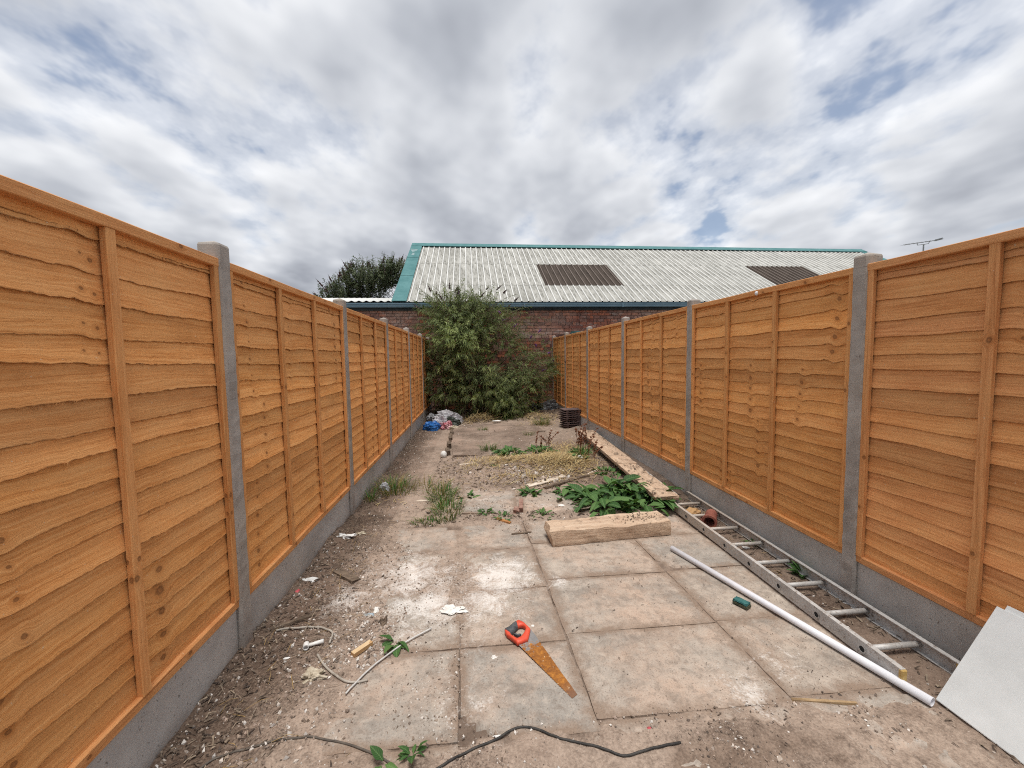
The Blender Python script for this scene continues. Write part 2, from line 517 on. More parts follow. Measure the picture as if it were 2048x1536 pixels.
# --- bricks
n_ = mat('brick')
rd = n_.rnd()
p = n_.pos()
br = n_.ramp(rd, [(0.0, (0.270, 0.105, 0.078)), (0.22, (0.430, 0.155, 0.098)), (0.45, (0.310, 0.150, 0.115)), (0.62, (0.500, 0.180, 0.105)), (0.8, (0.370, 0.195, 0.148)), (0.92, (0.220, 0.115, 0.095))], 'CONSTANT')
px_ = n_.noise(p, 0.42, 3, 0.5)
br = n_.mix(n_.ramp(px_, [(0.42, 0.0), (0.58, 0.65)]), br, (0.560, 0.380, 0.295))
nz = n_.noise(p, 9.0, 5, 0.7)
col = n_.mix(n_.ramp(nz, [(0.40, 0.5), (0.55, 0.0)]), br, (0.085, 0.045, 0.035))
wl = n_.noise(n_.vmath('MULTIPLY', p, (1.0, 1.0, 2.2)), 2.3, 6, 0.75)
col = n_.mix(n_.ramp(wl, [(0.54, 0.0), (0.68, 0.75)]), col, (0.52, 0.45, 0.40))
n_.out(col, 0.93, n_.bump(n_.noise(p, 60.0, 3, 0.6), 0.5, 0.006), spec=0.1)

n_ = mat('brick_far')
p = n_.attr('Col', 'Color')
nz = n_.noise(n_.pos(), 9.0, 5, 0.7)
n_.out(n_.mix(n_.ramp(nz, [(0.40, 0.5), (0.55, 0.0)]), p, (0.085, 0.045, 0.035)), 0.93, spec=0.1)

n_ = mat('mortar')
p = n_.pos()
n_.out(n_.ramp(n_.noise(p, 6.0, 5, 0.7), [(0.35, (0.22, 0.19, 0.165)), (0.65, (0.48, 0.43, 0.385))]), 0.95, spec=0.1)

# --- corrugated sheets
n_ = mat('roof_sheet')
oc = n_.objco()
p = n_.pos()
a = n_.noise(n_.vmath('MULTIPLY', oc, (3.0, 0.5, 1.0)), 1.5, 6, 0.7)
b = n_.noise(n_.vmath('MULTIPLY', oc, (18.0, 3.2, 4.0)), 1.0, 6, 0.75)
g1 = n_.math('MULTIPLY', n_.ramp(a, [(0.38, 0.0), (0.55, 1.0)]), n_.ramp(b, [(0.40, 0.0), (0.56, 1.0)]))
low = n_.n('ShaderNodeSeparateXYZ', {'Vector': oc}).outputs[2]
pan = n_.n('ShaderNodeMapRange', {'Value': low, 'From Min': 0.004, 'From Max': 0.03, 'To Min': 1.0, 'To Max': 0.0}).outputs[0]
broad_ = n_.noise(n_.vmath('MULTIPLY', p, (0.9, 0.35, 0.35)), 1.0, 4, 0.6)
g1 = n_.math('MULTIPLY', n_.math('MAXIMUM', g1, n_.math('MULTIPLY', n_.ramp(broad_, [(0.48, 0.0), (0.62, 0.8)]), n_.ramp(b, [(0.36, 0.0), (0.52, 1.0)]))), pan)
rd = n_.rnd()
base = n_.mix(rd, (0.60, 0.60, 0.575), (0.70, 0.695, 0.665))
base = n_.mix(n_.math('MULTIPLY', pan, 0.8), base, n_.mix(n_.ramp(b, [(0.35, 0.0), (0.65, 1.0)]), (0.27, 0.26, 0.225), (0.58, 0.575, 0.535)))  # dirty pans; ribs kept paler to paint in their highlight
col = n_.mix(n_.math('MULTIPLY', g1, 0.9), base, (0.15, 0.145, 0.125))
col = n_.mix(n_.math('MULTIPLY', n_.ramp(n_.noise(oc, 14.0, 3, 0.6), [(0.58, 0.0), (0.68, 0.55)]), pan), col, (0.30, 0.295, 0.27))
n_.out(col, 0.85, spec=0.1)

n_ = mat('rooflight')
oc = n_.objco()
a = n_.noise(n_.vmath('MULTIPLY', oc, (9.0, 1.2, 2.0)), 1.0, 6, 0.7)
low = n_.n('ShaderNodeSeparateXYZ', {'Vector': oc}).outputs[2]
col = n_.ramp(a, [(0.30, (0.035, 0.028, 0.023)), (0.55, (0.070, 0.055, 0.045)), (0.75, (0.125, 0.10, 0.082))])
rib = n_.n('ShaderNodeMapRange', {'Value': low, 'From Min': 0.018, 'From Max': 0.030, 'To Min': 0.0, 'To Max': 0.6}).outputs[0]
col = n_.mix(rib, col, (0.26, 0.215, 0.19))
n_.out(col, 0.85, spec=0.08)


def simple(nm, c1, c2, scale=8.0, rough=0.6, bumpd=0.0, metallic=0.0, spec=0.3, stretch=(1, 1, 1), **kw):
    n = mat(nm)
    oc_ = n.vmath('MULTIPLY', n.objco(), stretch)
    f = n.noise(oc_, scale, 5, 0.65)
    n.out(n.ramp(f, [(0.33, c1), (0.67, c2)]), rough, n.bump(n.noise(oc_, scale * 6, 3, 0.6), 0.4, bumpd) if bumpd else None, metallic, spec, **kw)


simple('teal_metal', (0.070, 0.175, 0.178), (0.110, 0.235, 0.238), 3.0, 0.8, spec=0.1)
simple('teal_mark', (0.34, 0.42, 0.43), (0.5, 0.56, 0.56), 10.0, 0.6)
simple('gutter_blue', (0.115, 0.195, 0.255), (0.175, 0.265, 0.325), 2.5, 0.45)
simple('dark_trim', (0.020, 0.028, 0.034), (0.045, 0.055, 0.06), 4.0, 0.6)
simple('fascia_grey', (0.06, 0.065, 0.068), (0.13, 0.135, 0.135), 4.0, 0.7)
simple('hole_shade_dark', (0.02, 0.02, 0.02), (0.03, 0.03, 0.03), 2.0, 0.9)
simple('pvc_white', (0.66, 0.66, 0.70), (0.76, 0.76, 0.79), 6.0, 0.32, spec=0.5)
simple('board_white', (0.60, 0.615, 0.605), (0.72, 0.735, 0.725), 4.0, 0.5)
simple('board_edge', (0.70, 0.68, 0.64), (0.80, 0.78, 0.74), 20.0, 0.7)
simple('chip_mark', (0.22, 0.22, 0.22), (0.32, 0.32, 0.31), 30.0, 0.8)
simple('cable_black', (0.020, 0.019, 0.018), (0.060, 0.054, 0.048), 30.0, 0.6)
simple('cable_brown', (0.060, 0.050, 0.042), (0.13, 0.11, 0.09), 20.0, 0.7)
simple('cable_grey', (0.27, 0.24, 0.20), (0.42, 0.38, 0.33), 25.0, 0.7)
simple('rod_white', (0.42, 0.41, 0.39), (0.62, 0.60, 0.57), 22.0, 0.5)
simple('plastic_white', (0.60, 0.60, 0.58), (0.80, 0.79, 0.76), 14.0, 0.5)
simple('plaster', (0.62, 0.60, 0.56), (0.80, 0.78, 0.74), 30.0, 0.9, 0.004)
simple('bag_blue', (0.010, 0.075, 0.26), (0.028, 0.150, 0.42), 9.0, 0.4)
simple('bag_white', (0.30, 0.30, 0.32), (0.50, 0.50, 0.52), 9.0, 0.45)
simple('bag_grey', (0.10, 0.105, 0.11), (0.26, 0.265, 0.275), 9.0, 0.45)
simple('bag_dark', (0.022, 0.028, 0.024), (0.06, 0.07, 0.055), 9.0, 0.5)
simple('bag_red', (0.28, 0.012, 0.035), (0.62, 0.42, 0.45), 11.0, 0.45)
simple('rag_cream', (0.24, 0.19, 0.13), (0.62, 0.56, 0.44), 22.0, 0.9)
simple('red_scrap', (0.42, 0.05, 0.07), (0.55, 0.12, 0.13), 22.0, 0.7)
simple('grey_blue', (0.26, 0.32, 0.36), (0.42, 0.47, 0.50), 22.0, 0.6)
simple('offcut_wood', (0.52, 0.36, 0.19), (0.68, 0.54, 0.36), 9.0, 0.7, stretch=(1, 12, 6))
simple('offcut_face', (0.40, 0.23, 0.10), (0.52, 0.33, 0.16), 9.0, 0.7, stretch=(1, 12, 6))
simple('stick_brown', (0.075, 0.055, 0.040), (0.19, 0.14, 0.10), 18.0, 0.9, 0.004)
simple('stick_tan', (0.26, 0.17, 0.09), (0.42, 0.30, 0.17), 18.0, 0.8)
simple('stick_orange', (0.24, 0.10, 0.03), (0.42, 0.20, 0.07), 18.0, 0.8)
simple('stick_pale', (0.50, 0.42, 0.33), (0.68, 0.60, 0.50), 18.0, 0.8)
simple('brick_bit', (0.20, 0.10, 0.075), (0.36, 0.23, 0.18), 20.0, 0.95, 0.004)
simple('sponge_teal', (0.020, 0.085, 0.085), (0.060, 0.175, 0.165), 30.0, 0.95, 0.006)
simple('sponge_dark', (0.035, 0.045, 0.030), (0.09, 0.09, 0.055), 30.0, 0.95, 0.006)
simple('terracotta', (0.20, 0.065, 0.045), (0.33, 0.12, 0.085), 10.0, 0.7)
simple('roof_tile', (0.085, 0.058, 0.056), (0.155, 0.110, 0.105), 14.0, 0.85, 0.004)
simple('saw_red', (0.58, 0.060, 0.028), (0.70, 0.10, 0.05), 25.0, 0.42, spec=0.4)
simple('saw_black', (0.040, 0.043, 0.048), (0.11, 0.115, 0.12), 60.0, 0.7)
simple('bush_stem', (0.10, 0.075, 0.05), (0.22, 0.175, 0.12), 14.0, 0.9)
simple('flower_dry', (0.035, 0.022, 0.022), (0.10, 0.065, 0.06), 30.0, 0.9)
simple('flower_purple', (0.090, 0.030, 0.120), (0.20, 0.085, 0.24), 30.0, 0.9)
simple('weed_stem', (0.12, 0.045, 0.025), (0.22, 0.09, 0.045), 30.0, 0.9)
simple('aerial_metal', (0.17, 0.18, 0.18), (0.26, 0.27, 0.27), 10.0, 0.5)
simple('tarp', (0.012, 0.018, 0.017), (0.020, 0.085, 0.088), 2.2, 0.5)
simple('far_ground', (0.10, 0.09, 0.07), (0.16, 0.14, 0.11), 0.6, 0.95)
simple('glass_cap', (0.62, 0.64, 0.68), (0.82, 0.84, 0.86), 20.0, 0.15, spec=0.6)
simple('ladder_foot', (0.36, 0.22, 0.05), (0.55, 0.40, 0.18), 20.0, 0.7)

# --- aluminium ladder with paint and dirt
n_ = mat('ladder_metal')
oc = n_.pos()
a = n_.noise(oc, 7.0, 6, 0.7)
b = n_.noise(oc, 48.0, 4, 0.7)
col = n_.ramp(a, [(0.35, (0.380, 0.365, 0.345)), (0.62, (0.540, 0.525, 0.505))])
col = n_.mix(n_.ramp(b, [(0.55, 0.0), (0.66, 0.7)]), col, (0.185, 0.135, 0.10))
sy_ = n_.n('ShaderNodeSeparateXYZ', {'Vector': oc}).outputs[1]
dirty = n_.ramp(n_.math('ADD', n_.math('MULTIPLY', n_.math('SUBTRACT', sy_, 2.6), 0.35), b), [(0.50, 0.0), (0.75, 0.75)])
col = n_.mix(dirty, col, (0.46, 0.385, 0.315))
n_.out(col, 0.55, metallic=0.15, spec=0.4)

# --- beams of pale weathered timber
n_ = mat('beam_wood')
oc = n_.objco()
gr = n_.noise(n_.vmath('MULTIPLY', oc, (2.2, 26.0, 26.0)), 1.0, 6, 0.68)
a = n_.noise(oc, 5.0, 6, 0.7)
sep_ = n_.n('ShaderNodeSeparateXYZ', {'Vector': n_.n('ShaderNodeNewGeometry').outputs['Normal']}).outputs[2]
col = n_.ramp(gr, [(0.28, (0.380, 0.265, 0.180)), (0.50, (0.540, 0.400, 0.285)), (0.72, (0.680, 0.540, 0.405))])
col = n_.mix(n_.ramp(a, [(0.45, 0.0), (0.70, 0.55)]), col, (0.47, 0.325, 0.23))
mud = n_.math('MULTIPLY', n_.ramp(n_.noise(oc, 8.0, 6, 0.75), [(0.54, 0.0), (0.66, 0.8)]), n_.ramp(sep_, [(0.5, 0.15), (0.9, 1.0)]))
col = n_.mix(mud, col, (0.165, 0.105, 0.075))
col = n_.mix(n_.ramp(n_.noise(oc, 30.0, 4, 0.7), [(0.58, 0.0), (0.70, 0.6)]), col, (0.16, 0.11, 0.08))
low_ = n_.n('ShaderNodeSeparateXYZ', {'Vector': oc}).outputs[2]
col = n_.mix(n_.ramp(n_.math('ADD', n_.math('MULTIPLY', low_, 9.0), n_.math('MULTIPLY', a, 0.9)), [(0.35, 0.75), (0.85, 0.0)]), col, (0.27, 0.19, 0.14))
crk = n_.noise(n_.vmath('MULTIPLY', oc, (7.0, 60.0, 60.0)), 1.0, 3, 0.6, 1.0)
col = n_.mix(n_.ramp(crk, [(0.30, 0.7), (0.37, 0.0)]), col, (0.13, 0.085, 0.06))
n_.out(col, 0.9, n_.bump(n_.math('ADD', gr, n_.math('MULTIPLY', n_.noise(oc, 14.0, 6, 0.7), 1.2)), 0.9, 0.014), spec=0.15)

# --- saw blade
n_ = mat('saw_blade')
oc = n_.pos()
# distance along the blade from heel (0.24,2.12) to tip (0.426,1.716)
al = n_.math('ADD', n_.math('MULTIPLY', n_.math('SUBTRACT', n_.n('ShaderNodeSeparateXYZ', {'Vector': oc}).outputs[0], 0.24), 0.418),
             n_.math('MULTIPLY', n_.math('SUBTRACT', n_.n('ShaderNodeSeparateXYZ', {'Vector': oc}).outputs[1], 2.12), -0.908))
rz = n_.noise(oc, 26.0, 6, 0.7)
f = n_.math('ADD', n_.math('MULTIPLY', al, 6.0), n_.math('MULTIPLY', n_.math('SUBTRACT', rz, 0.5), 2.4))
rust = n_.ramp(n_.noise(oc, 45.0, 6, 0.7), [(0.30, (0.150, 0.055, 0.016)), (0.52, (0.300, 0.115, 0.022)), (0.72, (0.48, 0.205, 0.035))])
rust = n_.mix(n_.ramp(n_.math('MULTIPLY', al, 2.2), [(0.78, 0.0), (0.95, 0.8)]), rust, (0.165, 0.095, 0.065))
met = n_.ramp(rz, [(0.3, (0.17, 0.165, 0.16)), (0.7, (0.28, 0.275, 0.27))])
col = n_.mix(n_.ramp(f, [(0.40, 0.0), (0.58, 1.0)]), met, rust)
fl = n_.noise(n_.vmath('ADD', oc, (3.0, 1.0, 0.0)), 70.0, 2, 0.5)
col = n_.mix(n_.ramp(fl, [(0.66, 0.0), (0.70, 0.9)]), col, (0.62, 0.48, 0.30))
n_.out(col, 0.75, metallic=0.1, spec=0.3)

# --- leaves and loose stuff coloured by vertex
def vcol(nm, rough=0.6, trans=0.0, var=0.35):
    n = mat(nm)
    c_ = n.attr('Col', 'Color')
    nz_ = n.noise(n.pos(), 23.0, 3, 0.6)
    k = n.ramp(nz_, [(0.3, 1.0 - var), (0.7, 1.0 + var * 0.4)])
    c_ = n.mix(1.0, c_, k, 'MULTIPLY')
    b_ = n.out(c_, rough, spec=0.25)
    if trans:
        tr = n.n('ShaderNodeBsdfTranslucent', {'Color': n.mix(1.0, c_, (1.1, 1.35, 0.6), 'MULTIPLY')})
        ms = n.n('ShaderNodeMixShader', {'Fac': trans, 1: b_.outputs[0], 2: tr.outputs[0]})
        o_ = [x for x in n.t.nodes if x.type == 'OUTPUT_MATERIAL'][0]
        n.t.links.new(ms.outputs[0], o_.inputs[0])


vcol('leaf_mat', 0.55, 0.22)
vcol('grass_mat', 0.6, 0.25)
vcol('litter', 0.9)
vcol('pebble', 0.95, 0.0, 0.25)

n_ = mat('dock_leaf')
rd = n_.rnd()
oc = n_.objco()
sx = n_.n('ShaderNodeSeparateXYZ', {'Vector': oc})
ay = n_.math('ABSOLUTE', sx.outputs[1])
vein = n_.n('ShaderNodeTexWave', {'Vector': n_.n('ShaderNodeCombineXYZ', {'X': n_.math('SUBTRACT', sx.outputs[0], n_.math('MULTIPLY', ay, 0.7)), 'Y': 0.0, 'Z': 0.0}).outputs[0], 'Scale': 11.0, 'Distortion': 0.5}).outputs['Fac']
base = n_.ramp(rd, [(0.0, (0.030, 0.080, 0.022)), (0.5, (0.055, 0.128, 0.034)), (1.0, (0.110, 0.200, 0.060))])
col = n_.mix(n_.ramp(vein, [(0.75, 0.0), (0.98, 0.30)]), base, (0.12, 0.21, 0.07))
col = n_.mix(n_.ramp(ay, [(0.0, 0.6), (0.006, 0.0)]), col, (0.17, 0.27, 0.10))
b_ = n_.out(col, 0.6, n_.bump(vein, 0.35, 0.004), spec=0.2)
tr = n_.n('ShaderNodeBsdfTranslucent', {'Color': (0.10, 0.22, 0.03, 1)})
ms = n_.n('ShaderNodeMixShader', {'Fac': 0.15, 1: b_.outputs[0], 2: tr.outputs[0]})
n_.t.links.new(ms.outputs[0], [x for x in n_.t.nodes if x.type == 'OUTPUT_MATERIAL'][0].inputs[0])

# ================================================================== ground
ob('ground', [(-400, -300, -0.10), (400, -300, -0.10), (400, 600, -0.10), (-400, 600, -0.10)], [(0, 1, 2, 3)], 'far_ground')['kind'] = 'structure'


def fence_r_x(y):
    return 2.348 - 0.01318 * (y - 2.297)


def soil_h(x, y):
    x = np.asarray(x, float); y = np.asarray(y, float)
    n1 = fbm(x * 2.3 + 3, y * 2.3, 4) - 0.5
    n2 = fbm(x * 9 + 7, y * 9, 3) - 0.5
    n3 = fbm(x * 30 + 1, y * 30, 2) - 0.5
    left = 1 - sstep(-0.80, -0.42, x + 0.28 * n1)
    right = sstep(1.92, 2.1, x + 0.2 * n1)
    front = 1 - sstep(1.46, 1.60, y + 0.10 * n1 - 0.05 * n2)
    far = sstep(3.66, 3.80, y + 0.15 * n1)
    cov = np.maximum.reduce([left, right, front, far])
    n4 = fbm(x * 1.1 + 40, y * 1.1 + 8, 3) - 0.5
    h = -0.0070 + 0.0155 * cov + 0.030 * n1 * (0.20 + 0.80 * cov) + 0.016 * n2 * (0.55 + 0.45 * cov) + 0.009 * n3 * (0.6 + cov) + 0.035 * n4 * (1 - cov) * sstep(0.9, -0.5, x)
    # soil banked against the left gravel boards, path lower further back
    h += -0.03 * sstep(3.2, 4.4, y) * (1 - sstep(-0.5, 0.2, x)) + 0.035 * (1 - sstep(-1.27, -1.05, x)) * (0.6 + n1)
    # mound of straw and debris
    h += 0.10 * np.exp(-(((x - 0.95) / 0.75) ** 2 + ((y - 5.55) / 0.6) ** 2)) * (0.7 + 1.2 * (n1 + .2))
    h += 0.05 * np.exp(-(((x - 0.25) / 0.5) ** 2 + ((y - 5.5) / 0.45) ** 2)) * (0.8 + n2)
    # heap at the foot of the bush
    h += 0.16 * sstep(9.2, 10.6, y) * (0.7 + 0.9 * n1)
    h -= 0.026 * sstep(3.90, 4.02, y) * (1 - sstep(4.62, 4.85, y + 0.5 * n1)) * sstep(-0.25, -0.12, x) * (1 - sstep(1.5, 1.7, x)) * (0.75 + 1.0 * n1)
    # bank along the right-hand planks
    h += 0.05 * sstep(1.95, 2.25, x) * sstep(4.0, 5.0, y)
    return h


xs = np.linspace(-1.46, 2.55, 215)
ys = np.concatenate([np.arange(0.0, 4.6, 0.019), np.arange(4.6, 12.2, 0.034)])
X, Y = np.meshgrid(xs, ys)
Z = soil_h(X, Y)
V = np.stack([X.ravel(), Y.ravel(), Z.ravel()], 1)
nx, ny = len(xs), len(ys)
idx = np.arange(nx * ny).reshape(ny, nx)
FQ = np.stack([idx[:-1, :-1].ravel(), idx[:-1, 1:].ravel(), idx[1:, 1:].ravel(), idx[1:, :-1].ravel()], 1)
soil_me = mesh('soil', V.tolist(), FQ.tolist(), 'soil', True)
dark_soil = np.clip(0.7 * sstep(.9, 1.4, X + .3 * (fbm(X * 3, Y * 3) - .5)) * sstep(4.5, 4.8, Y) * (1 - sstep(6.8, 7.6, Y)) + 0.75 * sstep(1.93, 2.08, X) * (Y < 4.6) + 0.8 * (1 - sstep(1.35, 1.6, Y)) * sstep(.46, .60, fbm(X * 2.1 + 50, Y * 3 + 3, 4)) * (X > -.6) + (1 - sstep(-1.15, -0.78, X + 0.25 * (fbm(X * 4, Y * 4) - .5))) * 0.9 + sstep(9.6, 10.4, Y) * 0.9, 0, 1)  # soil darker in front patches, along both fences, by planks and bush
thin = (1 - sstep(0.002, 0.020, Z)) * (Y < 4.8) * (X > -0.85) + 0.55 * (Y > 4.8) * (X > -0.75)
fattr(soil_me, 'Col', np.stack([dark_soil.ravel(), np.clip(thin.ravel(), 0, 1), ((1 - sstep(-0.010, -0.001, Z)) * (Y < 3.9)).ravel(), np.ones(nx * ny)], 1), 'FLOAT_COLOR')
link('soil', soil_me)['kind'] = 'structure'


def gz(x, y):
    return float(soil_h(x, y))


# --- paving slabs, one by one
def V1(y): return -0.118 - 0.036 * (y - 2.08)
def V2(y): return 0.478 - 0.038 * (y - 2.10)
def V3(y): return 1.382 - 0.048 * (y - 2.14)
def V4(y): return 1.985 - 0.03 * (y - 2.2)
def V0(y): return -0.735 - 0.03 * (y - 2.1)


paving = empty('patio', (0.6, 2.6, 0))
paving['kind'] = 'structure'
SLABS = []


def col_slabs(fa, fb, rows, g=0.004):
    for y0, y1 in zip(rows[:-1], rows[1:]):
        SLABS.append([(fa(y0) + g, y0 + g), (fb(y0) - g, y0 + g), (fb(y1) - g, y1 - g), (fa(y1) + g, y1 - g)])


col_slabs(V0, V1, [0.62, 1.10, 1.55, 2.085, 2.66, 3.20, 3.71], 0.006)
col_slabs(V1, V2, [0.60, 1.05, 1.535, 2.088, 2.615, 3.19, 3.72], 0.007)
col_slabs(V2, V3, [0.98, 1.588, 2.135, 2.70, 3.25, 3.735])
col_slabs(V3, V4, [1.02, 1.612, 2.150, 2.715, 3.262, 3.74])
SLABS += [[(-0.175, 3.99), (0.395, 3.94), (0.43, 4.63), (-0.185, 4.72)], [(0.45, 3.86), (1.06, 3.90), (1.03, 4.47), (0.48, 4.52)],
          [(-0.185, 4.76), (0.42, 4.68), (0.41, 5.15), (-0.19, 5.2)], [(1.08, 3.91), (1.66, 3.93), (1.63, 4.5), (1.05, 4.48)]]
for i, q in enumerate(SLABS):
    r = random.Random(100 + i)
    cx = sum(a[0] for a in q) / 4; cy = sum(a[1] for a in q) / 4
    top = []
    for (ax, ay) in q:
        ax += r.uniform(-.005, .005); ay += r.uniform(-.005, .005)
        top.append((ax - cx, ay - cy))
    # top as a fine grid with a worn, slightly broken outline
    N = 14
    tilt = (r.uniform(-.004, .004), r.uniform(-.004, .004))
    vs, fs, edg = [], [], []
    chip = (r.choice((0, 1)), r.choice((0, 1)), r.uniform(.05, .16)) if r.random() < .4 else None
    wl = math.hypot(top[1][0] - top[0][0], top[1][1] - top[0][1]); hl = math.hypot(top[3][0] - top[0][0], top[3][1] - top[0][1])
    for jj in range(N + 1):
        for ii in range(N + 1):
            u_, v_ = ii / N, jj / N
            x_ = (top[0][0] * (1 - u_) + top[1][0] * u_) * (1 - v_) + (top[3][0] * (1 - u_) + top[2][0] * u_) * v_
            y_ = (top[0][1] * (1 - u_) + top[1][1] * u_) * (1 - v_) + (top[3][1] * (1 - u_) + top[2][1] * u_) * v_
            e_ = min(u_ * wl, (1 - u_) * wl, v_ * hl, (1 - v_) * hl)
            z_ = tilt[0] * x_ + tilt[1] * y_ + 0.0025 * (float(fbm(x_ * 6 + i * 3.1, y_ * 6)) - .5)
            if e_ < 1e-6:
                z_ -= 0.003
                x_ += r.uniform(-.0025, .0025); y_ += r.uniform(-.0025, .0025)
            if chip and abs(u_ - chip[0]) * wl + abs(v_ - chip[1]) * hl < chip[2] + r.uniform(-.02, .02): z_ -= 0.028
            vs.append((x_, y_, z_)); edg.append(e_)
    for jj in range(N):
        for ii in range(N):
            q0 = jj * (N + 1) + ii
            fs.append((q0, q0 + 1, q0 + N + 2, q0 + N + 1))
    rim = [ii for ii in range(N + 1)] + [jj * (N + 1) + N for jj in range(1, N + 1)] + [N * (N + 1) + ii for ii in range(N - 1, -1, -1)] + [jj * (N + 1) for jj in range(N - 1, 0, -1)]
    o0 = len(vs)
    for q0 in rim:
        vs.append((vs[q0][0], vs[q0][1], -0.045)); edg.append(0.0)
    for k in range(len(rim)):
        k2 = (k + 1) % len(rim)
        fs.append((rim[k2], rim[k], o0 + k, o0 + k2))
    me = mesh('slab', vs, fs, 'slab')
    fattr(me, 'edge', edg, 'FLOAT')
    zt = 0.0 if cy < 3.8 else 0.004
    link('slab', me, paving, (cx - 0.6, cy - 2.6, zt + r.uniform(-0.002, 0.002)))

# concrete pad further down the garden
pad_out = [(-0.40, 6.36), (0.2, 6.30), (0.86, 6.27), (1.30, 6.34), (1.36, 7.2), (1.40, 8.2), (1.34, 9.3), (0.6, 9.35), (-0.2, 9.2), (-0.50, 9.0), (-0.52, 8.3), (-0.47, 7.3)]
bm = bmesh.new()
vt = [bm.verts.new((x, y, 0.022)) for x, y in pad_out]
vb = [bm.verts.new((x, y, -0.1)) for x, y in pad_out]
ft = bm.faces.new(vt)
for k in range(len(pad_out)):
    k2 = (k + 1) % len(pad_out)
    bm.faces.new((vt[k], vb[k], vb[k2], vt[k2]))
bmesh.ops.bevel(bm, geom=list(ft.edges), offset=0.012, segments=2, affect='EDGES')
bmesh.ops.recalc_face_normals(bm, faces=list(bm.faces))
me = bpy.data.meshes.new('concrete_pad'); bm.to_mesh(me); bm.free(); me.materials.append(MATS['soil'])
link('concrete_pad', me)['kind'] = 'structure'

# ================================================================== fences
POST_W = 0.095
prof = [(-.038, -.050), (.038, -.050), (.0475, -.034), (.0475, -.024), (.028, -.022), (.028, .022), (.0475, .024), (.0475, .05), (-.0475, .05), (-.0475, .024), (-.028, .022), (-.028, -.022), (-.0475, -.024), (-.0475, -.034)]


def post_mesh(h, seed_):
    r = random.Random(seed_)
    n = len(prof)
    vs = []
    levels = [-0.15] + [2.09 * k / 44 for k in range(45)]
    for z in levels:
        for (a_, b__) in prof:
            j = 0.0020
            vs.append((a_ + r.uniform(-j, j), b__ + r.uniform(-j, j), z))
    fs = []
    for i in range(len(levels) - 1):
        for k in range(n):
            k2 = (k + 1) % n
            fs.append((i * n + k, i * n + k2, (i + 1) * n + k2, (i + 1) * n + k))
    top0 = (len(levels) - 1) * n
    # shallow pyramid cap
    cap = [(-.038, -.05), (.038, -.05), (.0475, -.034), (.0475, .05), (-.0475, .05), (-.0475, -.034)]
    o = len(vs)
    for a_, b__ in cap: vs.append((a_, b__, 2.088))
    for a_, b__ in cap: vs.append((a_, b__, h))
    for a_, b__ in cap: vs.append((a_ * .93, b__ * .93, h + 0.010))
    apex = len(vs); vs.append((r.uniform(-.004, .004), 0.0, h + 0.030))
    for k in range(6):
        k2 = (k + 1) % 6
        fs.append((o + k, o + k2, o + 6 + k2, o + 6 + k))
        fs.append((o + 6 + k, o + 6 + k2, o + 12 + k2, o + 12 + k))
        fs.append((o + 12 + k, o + 12 + k2, apex))
    fs.append(tuple(o + k for k in range(5, -1, -1)))
    return mesh('post', vs, fs, 'post_concrete')


def wood_mesh(name, vs, fs, uvs, tone_, kn, smooth=False):
    me = mesh(name, vs, fs, 'fence_wood', smooth)
    n = len(vs)
    fattr(me, 'suv', uvs)
    fattr(me, 'tone', [tone_] * n)
    for i in range(3):
        k = kn[i] if i < len(kn) else (-9, -9, 0.001)
        fattr(me, 'k%d' % i, [k] * n)
    return me


